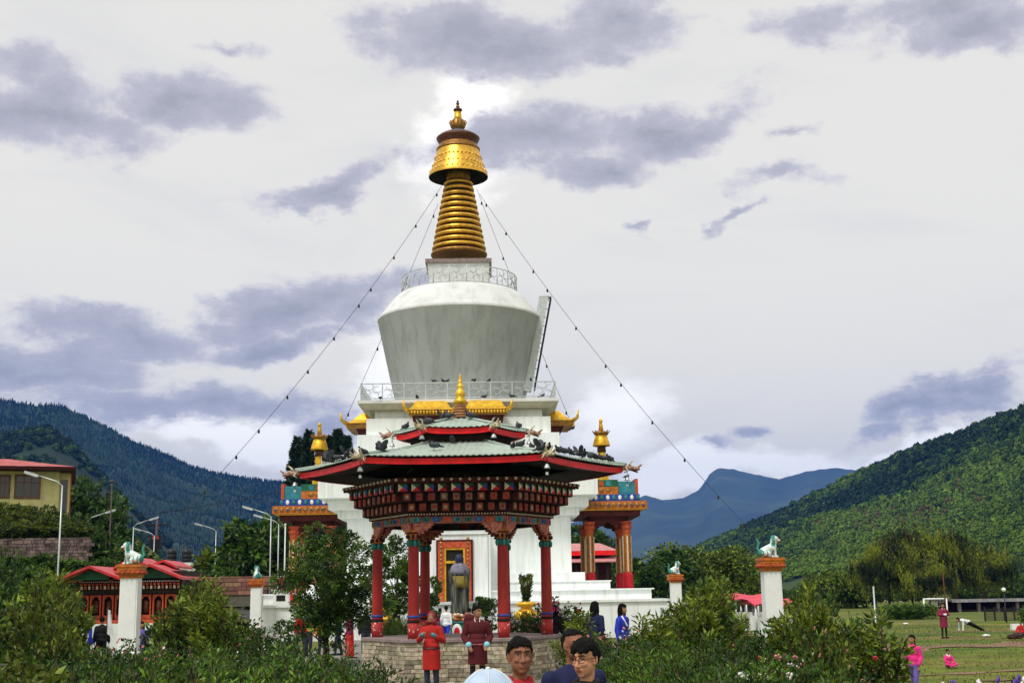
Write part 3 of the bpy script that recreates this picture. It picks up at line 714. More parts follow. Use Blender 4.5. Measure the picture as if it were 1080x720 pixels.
# base
mb=MB(); rb=2.40
mb.loft([hexr(rb-.06,-.3),hexr(rb-.06,zpl-.075)],0,False,(False,True)); base=mb.build('stone_base',mortar,pav)
mb=MB(); nc=11; ch=(zpl-.08+.02)/nc
rr_=random.Random(3)
for f in range(6):
    a,b=f*PI/3,(f+1)*PI/3; A=Vector((rb*math.cos(a),rb*math.sin(a),0)); B=Vector((rb*math.cos(b),rb*math.sin(b),0)); d=(B-A).normalized(); n=Vector((d.y,-d.x,0)); L_=(B-A).length
    for c in range(nc):
        x=-.02
        while x<L_-.03:
            w=rr_.uniform(.12,.46); w=min(w,L_-x+.01)
            if L_-x-w<.1: w=L_-x
            h=ch*rr_.uniform(.86,.97); dp=rr_.uniform(.0,.018)
            ce=A+d*(x+w/2)+n*(-.04+dp)+Vector((0,0,-.02+c*ch+ch/2))
            mb.obox(ce,d*(w/2-.005)+Vector((0,0,rr_.uniform(-.003,.003))),n*.05,Vector((0,0,h/2)),0); x+=w
mb.build('stone_facing',stone,pav)
mb=MB(); mb.loft([hexr(rb+.06,zpl-.073),hexr(rb+.06,zpl-.012),hexr(rb+.04,zpl)],0); mb.build('floor_slab',slabm,pav)
# columns
rc=2.06; zc=ZP(560,rc)
for k in range(6):
    a=k*PI/3; x,y=rc*math.cos(a),rc*math.sin(a)
    m=MB(); R0=.128
    zz=lambda py: ZP(py,rc)
    m.ngon([(R0+.012,zpl),(R0+.010,zz(655.5))],20,1,True,c=(x,y)); m.ngon([(R0+.02,zz(655.4)),(R0+.02,zz(653))],20,3,True,c=(x,y)); m.ngon([(R0+.012,zz(653)),(R0+.012,zz(650.5))],20,2,True,c=(x,y))
    m.ngon([(R0+.02,zz(650.5)),(R0+.02,zz(648))],20,4,True,c=(x,y)); m.ngon([(R0+.006,zz(648)),(R0-.006,zz(574))],20,0,True,c=(x,y),caps=(False,False))
    for q in range(10):                # painted lappets under the band
        b=2*PI*q/10; m.ell((x+R0*math.cos(b),y+R0*math.sin(b),zz(572)),(.04,.04,.085),None,8,6,5 if q%2 else 6)
    m.ngon([(R0+.012,zz(570)),(R0+.012,zz(568.4))],20,3,True,c=(x,y)); m.ngon([(R0+.006,zz(568.4)),(R0+.02,zz(562))],20,7,True,c=(x,y)); m.ngon([(R0+.03,zz(562)),(R0+.03,zz(560.6))],20,3,True,c=(x,y))
    for q in range(8):
        b=2*PI*q/8; m.ell((x+(R0+.02)*math.cos(b),y+(R0+.02)*math.sin(b),zz(565)),(.035,.035,.05),None,8,6,3)
    m.ngon([(R0+.05,zz(560.6)),(R0+.06,zz(558.5))],4,7,False,a0=a+PI/4,c=(x,y))
    col=m.build('column',[red_col,red_worn,red_col,blackm,blue_p,green_p,teal_p,orange_p],pav)
    # bracket capital: stepped, cloud-edged arms along both beams
    m=MB()
    for s in (-1,1):
        b=a+PI/2*s + (PI/6*s)*1.0
        dv=Vector((math.cos(a+s*2*PI/3),math.sin(a+s*2*PI/3),0)); nv=Vector((-dv.y,dv.x,0))
        zt_=zz(550.6); 
        for q,(L_,zb_) in enumerate(((.16,564),(.25,562),(.34,559),(.41,556.5),(.47,553.5))):
            L0=(0,.15,.24,.33,.40)[q]; zb2_=zz(zb_)
            ce=Vector((x,y,0))+dv*((L0+L_)/2)+Vector((0,0,(zt_+zb2_)/2)); m.obox(ce,dv*((L_-L0)/2),nv*(.115-.001*q),Vector((0,0,(zt_-zb2_)/2)),0)
            m.ell(Vector((x,y,0))+dv*(L_-.01)+Vector((0,0,zb2_+.02)),(.035,.1,.03),None,8,6,1)
    m.build('capital',[pink_p,dark_red],col)
# painted beam and bracket tiers
def ring(name,r0,r1,pyb,pyt,mi,mats,extra=None,parent=pav,rin=None):
    m=MB(); z0,z1_=ZP(pyb,r0),ZP(pyt,r1); rin=rin or r0-.25
    m.loft([hexr(rin,z0),hexr(r0,z0),hexr(r1,z1_),hexr(rin,z1_)],mi,False,(False,False))
    if extra: extra(m,r0,r1,z0,z1_)
    return m.build(name,mats,parent)
def along(n,r,z,fn,jit=0):
    for f in range(6):
        a,b=f*PI/3,(f+1)*PI/3; A=Vector((r*math.cos(a),r*math.sin(a),z)); B=Vector((r*math.cos(b),r*math.sin(b),z)); d=(B-A).normalized(); nn=Vector((d.y,-d.x,0))
        for i in range(n): fn(A.lerp(B,(i+.5)/n),d,nn,i,f)
beammat=mat('painted_beam',(.10,.07,.08),.6,var=.3,scale=9,col2=(.33,.11,.07),mixlo=.45,mixhi=.5)
def beam_x(m,r0,r1,z0,z1_):
    rm=(r0+r1)/2; zm=(z0+z1_)/2
    along(9,rm,zm,lambda p,d,n,i,f: m.obox(p+n*.004,d*.085,n*.02,Vector((0,0,(z1_-z0)*.30)),(1,2,3,4)[(i*3+f)%4]))
    along(9,rm,zm,lambda p,d,n,i,f: m.ell(p+n*.022,(.035,.035,.035),None,8,5,(4,3,1,2)[(i+f)%4]))
def dots(n,mi,rad):
    def fn(m,r0,r1,z0,z1_): along(n,r1,(z0+z1_)/2,lambda p,d,n_,i,f: m.ell(p+n_*.01,(rad,rad,rad),None,8,5,mi))
    return fn
rB=2.2
ring('painted_beam',rB,rB,551,543.4,0,[beammat,teal_p,orange_r,blue_p,green_p],beam_x)
ring('beaded_course',2.27,2.27,543.2,539.6,0,[dark_red,cream_p],dots(34,1,.02))
def blocks(n,w,hf,deep,mats_idx):
    def fn(m,r0,r1,z0,z1_):
        def one(p,d,nn,i,f):
            mi=mats_idx[(i*5+f*3+i//3)%len(mats_idx)]; h=(z1_-z0)*hf/2
            m.obox(p+nn*deep/2,d*w/2,nn*deep/2,Vector((0,0,h)),2)
            m.obox(p+nn*(deep+.004),d*w*.42,nn*.006,Vector((0,0,h*.84)),mi)
            m.obox(p+nn*(deep+.012),d*w*.2,nn*.004,Vector((0,0,h*.4)),5 if i%3 else 6)
        along(n,r1,(z0+z1_)/2,one)
    return fn
blk=[dark_tim,mat('block_orange',(.30,.06,.02),.7,var=.4,scale=9),dark_red,mat('block_red',(.22,.045,.035),.7,var=.4,scale=9),mat('faded_block',(.20,.11,.07),.7,var=.3,scale=8),mat('block_crimson',(.32,.015,.015),.6,var=.3),mat('block_motif',(.38,.27,.18),.7,var=.4,scale=14)]
ring('bracket_tier',2.36,2.36,539.4,528.8,0,blk,blocks(9,.165,.84,.10,[1,3,4,4]))
ring('bracket_tier',2.56,2.56,528.4,518.2,0,blk,blocks(9,.175,.84,.12,[4,1,3,4,1]))
def fangs(m,r0,r1,z0,z1_):
    def one(p,d,nn,i,f):
        h=(z1_-z0)*.42; c=p+nn*.03; o=nn*.02
        m.add([c-d*.11+Vector((0,0,h))+o,c-d*.11-Vector((0,0,h))+o,c+o*2.2,c-d*.11],[(0,1,2)],1)
        m.add([c-d*.11-Vector((0,0,h))+o,c+d*.10-Vector((0,0,h))+o,c+o*2.2],[(0,1,2)],2)
        m.add([c-d*.11+Vector((0,0,h))+o,c+o*2.2,c+d*.10+Vector((0,0,h))+o],[(0,1,2)],3)
        m.add([c+d*.10-Vector((0,0,h))+o,c+d*.10+Vector((0,0,h))+o,c+o*2.2],[(0,1,2)],4 if (i+f)%2 else 5)
    along(9,r1,(z0+z1_)/2,one)
ring('fanged_course',2.74,2.74,518,508.4,0,[dark_tim,cream_p,bright_red,green_p,dark_red,blue_p],fangs)
ring('beaded_course',2.90,2.94,508.2,503.2,0,[dark_red,cream_p,dark_tim],lambda m,a,b,c,d:(dots(14,1,.036)(m,a,b,c+(d-c)*.35,d),dots(18,0,.02)(m,a,b-.02,c,c+(d-c)*.2)))
mb=MB(); zz1=ZP(503,2.94); mb.loft([hexr(2.94,zz1),hexr(.6,zz1+.02)],0,False,(False,True)); mb.build('ceiling',dark_tim,pav)
# roofs with real corrugation
def hexroof(name,re,ze,ri,zi,ncor,parent,curve=.35,thick=.02):
    m=MB(); nv=9; lip=[]
    for f in range(6):
        a,b=f*PI/3,(f+1)*PI/3; n=ncor*5; rows=[]
        for j in range(nv):
            t=j/(nv-1); r=re+(ri-re)*t; z=ze+(zi-ze)*(t**(1+curve*0.6))
            A=Vector((r*math.cos(a),r*math.sin(a),z)); B=Vector((r*math.cos(b),r*math.sin(b),z)); row=[]
            # corrugations run straight down the slope: phase measured in metres along the eave, from the face centre
            for i in range(n+1):
                s=i/n; p=A.lerp(B,s); u=(s-.5)*(B-A).length; ph=u/(re/ncor)*2*PI
                edge=1-.0*abs(2*s-1); lift=.05*(abs(2*s-1)**3)*(1-t)
                p.z+=.010*math.sin(ph)+lift; row.append(p)
            rows.append(row)
        m.loft(rows,0,False,(False,False),closed=False); m.loft([[p-Vector((0,0,thick)) for p in rows[0]],rows[0]],0,False,(False,False),closed=False)
    return m.build(name,tin,parent)
def fascia(re,zt_,zb_,rin,parent,matx=red_fascia):
    m=MB(); N_=12
    def rg_(r,z,lift=.05):
        P_=[]
        for k in range(6):
            a,b=k*PI/3,(k+1)*PI/3; A=Vector((r*math.cos(a),r*math.sin(a),z)); B=Vector((r*math.cos(b),r*math.sin(b),z))
            for i in range(N_):
                s=i/N_; p=A.lerp(B,s); p.z+=lift*abs(2*s-1)**3; P_.append(p)
        return P_
    m.loft([rg_(re-.10,zb_),rg_(re,zb_),rg_(re,zt_-.02),rg_(re-.10,zt_-.02)],0,False,(False,False))
    fo=m.build('fascia',matx,parent)
    m=MB(); m.loft([rg_(re-.1,zb_+.02),rg_(rin,ZPs(rin,zb_))],1,False,(False,False)); m.loft([rg_(re-.02,zt_-.018),rg_(re-.02,zt_+.012)],1,False,(False,False))
    m.build('soffit',[dark_tim,dark_tim],parent); return fo
def ZPs(r,zb_): return zb_+.18
rE=rsolve(95,484); zE=ZP(479.5,rE); zFt=ZP(481.5,rE); zFb=ZP(488.6,rE)
lower=hexroof('lower_roof',rE+.10,zE,1.28,ZP(465.5,1.28)+.0,30,pav)
ZPs=lambda r,zb_: max(zb_+.10, ZP(503,2.94)+.06)
fascia(rE,zFt,zFb,2.7,pav)
mb=MB(); mb.loft([hexr(1.25,ZP(467,1.28)-.5),hexr(1.25,ZP(455,1.3))],0,False,(False,False)); mb.build('neck_wall',dark_tim,pav)
rU=rsolve(35.5,452); zU=ZP(449.5,rU)
rI=.35
upper=hexroof('upper_roof',rU+.08,zU,rI,ZP(441.0,rI),12,pav,curve=.2)
ZPs=lambda r,zb_: zb_+.12
fascia(rU,ZP(450.5,rU),ZP(457.0,rU),1.0,pav)
# hip ridges
m=MB()
for k in range(6):
    a=k*PI/3; d=Vector((math.cos(a),math.sin(a),0))
    m.tube([d*(rE+.12)+Vector((0,0,zE+.06)),d*2.6+Vector((0,0,zE+(ZP(465.5,1.28)-zE)*.44+.02)),d*1.28+Vector((0,0,ZP(465.5,1.28)+.02))],[.045,.04,.04],6)
    m.tube([d*(rU+.1)+Vector((0,0,zU+.06)),d*rI+Vector((0,0,ZP(441.0,rI)+.02))],[.035,.03],6)
m.build('hip_ridge',tin,pav)
# corner beasts with bells
beast=mat('beast_paint',(.30,.12,.09),.6,var=.3,scale=14,col2=(.40,.30,.24))
beast_l=mat('beast_cream',(.28,.20,.10),.6,var=.3,scale=14,col2=(.58,.52,.36))
def corner(r,z,k,sc,parent):
    a=k*PI/3; d=Vector((math.cos(a),math.sin(a),0)); u=Vector((0,0,1)); s_=Vector((-d.y,d.x,0)); b=d*r+u*z
    m=MB()
    m.caps(b-d*.15*sc,b+d*.18*sc+u*.00,.085*sc,.10*sc,10,0)
    m.caps(b+d*.16*sc,b+d*.42*sc-u*.05*sc,.09*sc,.055*sc,10,0); m.caps(b+d*.36*sc-u*.02*sc,b+d*.52*sc+u*.09*sc,.05*sc,.03*sc,8,0); m.caps(b+d*.18*sc-u*.06*sc,b+d*.38*sc-u*.15*sc,.05*sc,.03*sc,8,2)
    for t in (-1,1):
        m.tube([b+d*.10*sc+s_*.05*t*sc+u*.07*sc,b+d*.14*sc+s_*.10*t*sc+u*.15*sc,b+d*.20*sc+s_*.11*t*sc+u*.22*sc,b+d*.27*sc+s_*.08*t*sc+u*.25*sc],[.035*sc,.03*sc,.022*sc,.01*sc],6,1)
        m.ell(b+d*.24*sc+s_*.07*t*sc+u*.05*sc,(.03*sc,)*3,None,8,6,1)
        m.tube([b-d*.02*sc+s_*.07*t*sc,b+d*.06*sc+s_*.15*t*sc-u*.1*sc,b-d*.08*sc+s_*.14*t*sc-u*.16*sc],[.03*sc,.025*sc,.01*sc],6,1)
    o=m.build('corner_beast',[beast_l if k in (4,5) else beast,cream_p,dark_red],parent)
    m=MB(); p=b+d*.02; m.tube([p-u*.08,p-u*.30*sc],.008,5,0); q=p-u*.30*sc
    m.ngon([(.02,q.z),(.045,q.z-.03),(.06,q.z-.11*sc),(.075,q.z-.14*sc)],12,1,True,c=(q.x,q.y)); m.tube([q-u*.14*sc,q-u*.26*sc],.006,5,0); m.box(q.x-.03,q.x+.03,q.y-.004,q.y+.004,q.z-.34*sc,q.z-.25*sc,1)
    m.build('bell',[blackm,galv],o)
for k in range(6):
    corner(rE+.10,zFt+.02,k,.72,pav); corner(rU+.08,ZP(450.5,rU)+.02,k,.66,pav)
# crowning finial
m=MB(); zz=lambda y: Z(y,YP); sc=lambda h: h*.0236
for q in range(5):
    y0=441.5-q*3.0; m.ngon([(sc(9-q*.9),zz(y0)),(sc(10-q*.9),zz(y0-1.2)),(sc(9.4-q*.9),zz(y0-2.4)),(sc(8.2-q*.9),zz(y0-2.9))],24,1,True)
m.ngon([(sc(h),zz(y)) for h,y in [(5,427),(7.5,424),(6.5,421),(4,420),(5.4,417),(4.6,412),(2.4,410),(3.4,408),(3.6,406.5),(1.6,405),(2.4,403),(2.4,401.5),(1.1,400),(1.5,398),(.8,396),(.1,393)]],24,0,True)
m.build('finial',[gold_y,mat('terracotta_ring',(.30,.14,.06),.6,var=.4,scale=12)],pav)
whitec0=mat('white_linen',(.75,.76,.78),.9,var=.1); redc0=mat('red_linen',(.55,.015,.03),.9,var=.2)
# ------------------------------------------------------------------ lion pillars
lion_white=mat('lion_white',(.62,.68,.66),.6,var=.2,scale=12); lion_teal=mat('lion_mane',(.04,.26,.22),.6,var=.3,scale=12); lion_red=mat('lion_red',(.4,.05,.04),.6)
def lion_mesh():
    m=MB()   # faces +x, seated, base at z=0, about 0.5 m tall
    m.caps((-.17,0,.13),(.08,0,.27),.125,.105,14); m.caps((.07,0,.26),(.13,0,.40),.10,.07,12)
    m.ell((.15,0,.46),(.095,.08,.085),None,14,10); m.caps((.19,0,.435),(.25,0,.42),.05,.042,10); m.caps((.18,0,.40),(.235,0,.385),.03,.025,8)
    for s in (-1,1):
        m.caps((.10,.075*s,.26),(.13,.08*s,.04),.045,.03,10); m.caps((.13,.08*s,.03),(.18,.08*s,.025),.034,.03,8)
        m.caps((-.16,.10*s,.12),(-.02,.12*s,.10),.085,.05,10); m.caps((-.04,.12*s,.05),(.06,.12*s,.025),.04,.03,8)
        m.ell((.12,.075*s,.54),(.02,.015,.03),None,8,6); m.ell((.215,.035*s,.475),(.015,.015,.015),None,6,5)
    pts=[(-.24,0,.12),(-.31,0,.22),(-.27,0,.36),(-.31,0,.46)]
    for a,b,r,q in zip(pts,pts[1:],(.025,.03,.035),(.03,.035,.02)): m.caps(a,b,r,q,10)
    for k in range(12):
        a=2*PI*k/12; m.ell((.09,.085*math.cos(a),.42+.10*math.sin(a)),(.045,.035,.035),None,8,6)
    def post(me):
        mi=[]
        for p in me.polygons:
            x,y,z=p.center
            mane=.03<x<.125 and math.hypot(y,z-.42)>.075 and z>.28; tail=x<-.235
            mouth=x>.2 and z<.415 and abs(y)<.05
            mi.append(2 if mouth else 1 if mane or tail or (z<.2 and abs(math.sin(x*31+y*9))>.93) else 0)
        me.polygons.foreach_set('material_index',mi)
    return m,post
def lion_pillar(label):
    t=thing('lion_pillar',label,'pillar',group='white pillars carrying stone lions')
    m=MB(); m.sq([(.55,-.5),(.55,.22)]); m.sq([(.40,.222),(.40,.48)]); m.sq([(.30,.482),(.30,.62),(.265,.66)]); m.build('pedestal',white_paint,t)
    m=MB(); m.sq([(.245,.662),(.235,2.60)]); 
    m.box(-.2,.2,-.252,-.24,.8,2.5,0); m.build('shaft',white_paint,t)
    m=MB(); m.sq([(.26,2.602),(.27,2.68),(.31,2.72),(.31,2.78),(.325,2.83),(.325,2.86),(.345,2.90),(.345,2.97)])
    for s in range(4):
        for k in range(5):
            u=-.26+.13*k; p=[(u,-.33),(.33,u),(u,.33),(-.33,u)][s]; m.ell((p[0],p[1],2.75),(.05,.05,.05),None,8,5,1)
    m.build('capital',[orange_p,orange_r],t)
    lm,post=lion_mesh(); l=remeshed(lm,'lion',[lion_white,lion_teal,lion_red],.013,1,t,post); l.location=(0,0,2.97); l.scale=(1.12,1.12,1.12); return t
LPOS=[((139,595,36),'white pillar by the prayer hall carrying a seated lion that faces left',2.9,PI*.95),((812,588,36),'white pillar among the rose bushes carrying a seated lion that faces right',3.1,.05),
      ((271,610.5,60),'smaller white pillar topped by a lion beside the dark tree, near the parked truck',2.75,PI*.6),((712,605.5,60),'smaller white pillar topped by a lion in front of the round green tree',3.0,.35)]
lp=None
for (px,py,Y),lab,h,rz in LPOS:
    p=at(px,py,Y)
    if lp is None: lp=lion_pillar(lab); o=lp
    else: o=dup(lp,(0,0,0),0,lab)
    o.location=(p.x,Y,p.z-2.97); o.rotation_euler=(0,0,0)
    for c in o.children:
        if c.name.startswith('lion'): c.rotation_euler=(0,0,rz)
# ------------------------------------------------------------------ street lamps
def lamp(label):
    t=thing('street_lamp',label,'street lamp',group='tall street lamps along the road')
    m=MB(); m.box(-.2,.2,-.2,.2,-.8,.03); m.tube([(0,0,0),(0,0,3),(0,0,6.9)],[.052,.042,.03],10); m.build('pole',galv,t)
    m=MB(); m.tube([(0,0,6.85),(.25,0,7.08),(1.15,0,7.38)],[.028,.028,.022],8); m.build('arm',galv,t)
    m=MB(); m.obox((1.42,0,7.44),(.32,0,.10),(0,.10,0),(-.02,0,.055),0); m.obox((1.44,0,7.385),(.24,0,.075),(0,.075,0),(-.008,0,.022),1); m.build('lamp_head',[galv,lampglass],t)
    return t
LM=[(61.5,594,60,'lamp post with its arm to the left in front of the yellow house',PI,66,507),(93,585,85,'lamp post just right of the first tall one, arm to the right, by dark trees',0,93,545),
    (140,585,93,'lamp post rising behind the lion pillar with a long arm to the right',0,141,552),(163,590,109,'short far lamp post beside the transformer pole, arm to the left',PI,163,562),
    (228,592,106,'lamp post standing alone between water tanks and round tree, arm to the left',PI,228,557),(284.5,606,78,'tall lamp post with long left arm nearest the ornate left porch',PI*.97,286,541),
    (293.5,605,89,'lamp post close behind the tall one by the left porch',PI*.97,294,549)]
l0=None
for px,py,Y,lab,rz,pt,pyt in LM:
    p=at(pt,pyt,Y); zb=at(px,py,Y).z
    if l0 is None: l0=lamp(lab); o=l0
    else: o=dup(l0,(0,0,0),0,lab)
    o.location=(p.x,Y,p.z-7.1); o.rotation_euler=(0,0,rz)
fp=MB(); p=at(301,553,76); fp.tube([(0,0,0),(0,0,p.z-gz(p.x,76))],[.06,.035],8); fp.ell((0,0,p.z-gz(p.x,76)),(.07,.07,.07),None,8,6)
tag(fp.build('flagpole',white_paint,None,(p.x,76,gz(p.x,76))),'plain white flagpole by the left porch of the stupa','flagpole')
# power pole with transformer
p=at(164,592,112); t=thing('power_pole','power pole with dark transformer and crossarms beside short lamp post','power pole',(p.x,112,p.z-1.5))
m=MB(); m.tube([(0,0,0),(0,0,5.2)],[.13,.1],8); m.build('pole',bark_grey,t)
m=MB(); m.box(-.9,.9,-.06,.06,4.5,4.62); m.box(-.7,.7,-.06,.06,3.6,3.7)
for x in (-.8,-.3,.3,.8): m.ngon([(.05,4.62),(.07,4.7),(.03,4.85)],8,0,True,c=(x,0))
m.build('crossarm',black_pl,t)
m=MB(); m.box(-.45,.45,-.45,-.1,2.5,3.4); m.ngon([(.08,3.4),(.05,3.65)],8,1,c=(-.2,-.28)); m.ngon([(.08,3.4),(.05,3.65)],8,1,c=(.2,-.28)); m.build('transformer',[black_pl,bright_red],t)
# thin tall mast with red top
p=at(116,560,84); t=MB(); t.tube([(0,0,-6),(0,0,3.2)],[.06,.04],6); t.ell((0,0,3.2),(.12,.12,.12),None,8,6)
tag(t.build('mast',bark_grey,None,(p.x,84,p.z)),'thin brown mast standing against dark trees behind the lamp','mast')
# ------------------------------------------------------------------ yellow house on the bank
YH=88
def H(px,py,Y=YH): return at(px,py,Y)
a=H(72.5,540); zb=6.0
t=thing('house','yellow house with red roof and dark windows on the bank','house',(a.x,YH,zb),R(16.5))
k_=1350/YH; zr=H(60,497).z-zb; W=-14.0
m=MB(); hgt=zr+.0
m.box(W,-.7,0,8,0,hgt,0); wall=m.build('wall',yellow_wall,t)
m=MB(); m.box(-.698,0,.9,8,0,hgt,0); m.box(0.0,.08,1.5,1.9,0,hgt,1); m.build('side_bay',[yellow_wall,orange_r],t)
e=H(79,499).x-a.x
m=MB()
m.loft([[(W-1,-1.9,hgt-.05),(e,-1.9,hgt-.05),(e,10,hgt-.05),(W-1,10,hgt-.05)],[(W-1,-1.9,hgt+.12),(e,-1.9,hgt+.12),(e,10,hgt+.12),(W-1,10,hgt+.12)]],1)
m.loft([[(W-1.05,-2,hgt+.122),(e+.05,-2,hgt+.122),(e+.05,10,hgt+.122),(W-1,10,hgt+.122)],[(W+3,3.8,hgt+1.15),(e-4.5,3.8,hgt+1.15),(e-4.5,4.2,hgt+1.15),(W+3,4.2,hgt+1.15)]],0)
m.build('roof',[roof_red,dark_red],t)
for (x0,x1,y0,y1) in ((0,13,504,525),(19.5,43,503,525),(-24,-6,504,525)):
    A=H(x0,y1); B=H(x1,y0); m=MB(); x0_,x1_=A.x-a.x,B.x-a.x; z0,z1_=A.z-zb,B.z-zb; f=.12
    for (p0,p1,q0,q1) in ((x0_-f,x0_,z0-f,z1_+f),(x1_,x1_+f,z0-f,z1_+f),(x0_,x1_,z1_,z1_+f),(x0_,x1_,z0-f,z0)): m.box(p0,p1,-.09,.02,q0,q1)
    for q in (1,2): xx=x0_+(x1_-x0_)*q/3; m.box(xx-.03,xx+.03,-.07,.02,z0,z1_)
    m.box(x0_,x1_,-.068,.02,z0+(z1_-z0)*.68,z0+(z1_-z0)*.72)
    w=m.build('window',mat('window_frame',(.18,.09,.05),.6),t); m=MB(); m.box(x0_,x1_,-.03,-.003,z0,z1_); m.build('pane',glass_dark,w)
m=MB(); m.box(-.55,-.15,.82,.895,H(60,540).z-zb,H(60,505).z-zb); m.build('side_window',glass_dark,t)
# stone retaining walls on the left
rs_=random.Random(5)
def stonewall(name,label,px0,px1,pyt,pyb,Y,cw=.5,chh=.28,mt=stone_r):
    A=at(px0,pyb,Y); B=at(px1,pyt,Y); m=MB(); m.box(A.x,B.x,Y,Y+.5,A.z-1,B.z-.05,1); z=A.z-.3
    while z<B.z-.02:
        x=A.x
        while x<B.x:
            w=rnd.uniform(.5,1.7)*cw; h=min(chh,B.z-z)*rs_.uniform(.78,.97); m.obox((x+w/2,Y+.0,z+h/2),(w/2-.015,0,0),(0,.06+rnd.uniform(0,.03),0),(0,0,h/2),0); x+=w
        z+=chh
    return tag(m.build(name,[mt,mortar]),label,'stone wall')
stonewall('retaining_wall','long rough stone retaining wall below the yellow house',-30,92,566,600,76,.32,.19)
stonewall('low_wall','low brown stone wall between dark shrubs at the left edge',-20,40,640,668,40,.35,.16)
stonewall('brick_wall','reddish brick wall behind the small lion pillar by the road',212,330,606,622,79,.5,.25,mat('red_brick',(.24,.12,.09),.9,island=.3))
# iron fence along that road
def fence(label,px0,px1,pyt,pyb,Y,n,m_=black_pl):
    A=at(px0,pyb,Y); B=at(px1,pyt,Y); h=B.z-A.z; t=thing('fence',label,'fence',(A.x,Y,A.z)); L_=B.x-A.x
    m=MB()
    for z in (.15*h,.92*h): m.box(0,L_,-.02,.02,z-.02,z+.02)
    for i in range(n): x=L_*(i+.5)/n; m.box(x-.012,x+.012,-.012,.012,.05*h,h)
    m.build('railing',m_,t)
    for i in range(0,7): m=MB(); x=L_*i/6; m.box(x-.05,x+.05,-.05,.05,-.5,h*1.06); m.build('fence_post',m_,t)
fence('dark iron fence along the road beyond the small left lion pillar',270,345,616,632,72,60)
fence('dark iron fence behind the pillar on the right with roses',690,860,632,648,66,110)
fence('dark iron fence along the far edge of the lawn by the shed',1040,1100,640,662,95,60)
# ------------------------------------------------------------------ prayer hall, left
YQ=48; A=at(76,664,YQ); zq=A.z
t=thing('prayer_hall','low prayer wheel hall with red gabled roofs and orange doors','building',(0,YQ,zq))
X=lambda px,py=640: at(px,py,YQ).x
Zq=lambda py,Y=YQ: at(130,py,Y).z-zq
x0,x1=X(84),X(190); ze=Zq(611)
m=MB(); m.box(x0,x1,.25,4.5,-.6,ze+.3); m.build('wall',dark_tim,t)
m=MB(); m.box(x0-.1,x1+.1,-.12,.5,Zq(657),Zq(653)+.0,0); m.box(x0-.3,x1+.3,-.5,.5,-1.2,Zq(657)-.002,1); m.build('plinth',[orange_r,white],t)
ds=MB()
for k in range(8):                           # arched orange doors with prayer wheels behind
    xa=X(80.5+13.2*k)-.0; w=X(93.7)-X(80.5); z0,z1_=Zq(652.5),Zq(627)
    m=MB(); fr=.045
    m.box(xa+.03,xa+.03+fr,.02,.14,z0,z1_); m.box(xa+w-.03-fr,xa+w-.03,.02,.14,z0,z1_); m.box(xa+.03+fr,xa+w-.03-fr,.02,.14,z1_-.06,z1_); m.box(xa+.03+fr,xa+w-.03-fr,.02,.14,z0,z0+.14)
    for s in (0,1):
        xx=xa+.03+fr if s==0 else xa+w-.03-fr; m.add([(xx,.05,z1_-.061),(xx+(.09 if s==0 else -.09),.05,z1_-.061),(xx,.05,z1_-.2),(xx,.12,z1_-.061),(xx+(.09 if s==0 else -.09),.12,z1_-.061),(xx,.12,z1_-.2)],[(0,1,2),(3,5,4),(1,4,5,2)],0)
    d=m.build('door_frame',orange_r,t)
    m=MB(); m.ngon([(.02,z0+.2),(.12,z0+.22),(.12,z1_-.22),(.02,z1_-.2)],12,0,True,c=(xa+w/2,.22)); m.build('prayer_wheel',maroon_m,d)
m=MB(); z0=Zq(626); m.box(x0-.12,x1+.1,-.05,.3,z0,Zq(621),0)
n=26
for k in range(n):
    xx=x0+(x1-x0)*(k+.5)/n; m.box(xx-.035,xx+.035,-.13,-.052,Zq(620.8),Zq(617.5),1 if k%2 else 2); m.box(xx-.04,xx+.04,-.2,-.1,Zq(616.8),Zq(614.8),3)
for k in range(52):
    xx=x0+(x1-x0)*(k+.5)/52; m.ell((xx,-.24,Zq(613)),(.022,.022,.022),None,6,4,4)
m.box(x0-.12,x1+.1,-.18,.3,Zq(614.6),Zq(612),5); m.build('cornice',[dark_tim,pink_p,cream_p,orange_r,white_paint,dark_red],t)
def gable(px0,pxr,px1,pye,pyr,ya,yb,label='roof'):
    m=MB(); a0,ar,a1=X(px0),X(pxr),X(px1); ze_,zr_=Zq(pye,YQ+ya),Zq(pyr,YQ+ya); th=.09
    m.add([(a0,ya,ze_),(ar,ya,zr_),(ar,yb,zr_),(a0,yb,ze_),(a0,ya,ze_-th),(ar,ya,zr_-th),(ar,yb,zr_-th),(a0,yb,ze_-th)],[(0,3,2,1),(4,5,6,7),(0,1,5,4),(0,4,7,3)],0)
    m.add([(ar,ya,zr_),(a1,ya,ze_),(a1,yb,ze_),(ar,yb,zr_),(ar,ya,zr_-th),(a1,ya,ze_-th),(a1,yb,ze_-th),(ar,yb,zr_-th)],[(0,3,2,1),(4,5,6,7),(0,1,5,4),(1,2,6,5)],0)
    m.add([(a0+.3,ya+.5,ze_-.02),(a1-.3,ya+.5,ze_-.02),(ar,ya+.5,zr_-th-.03)],[(0,1,2)],1)
    return m.build('roof',[roof_red2,green_p],t)
roof_red2=mat('red_tin',(.50,.02,.025),.45,var=.2,stain=(.55,.2,.2),stain_amt=.4)
gable(64,101,137,610,595.5,-1.1,2.0); gable(118,160,194,609,594.5,-.6,3.2); gable(108,128,150,597.5,587,1.2,4.4); gable(140,158,172,597,590.5,1.8,5)
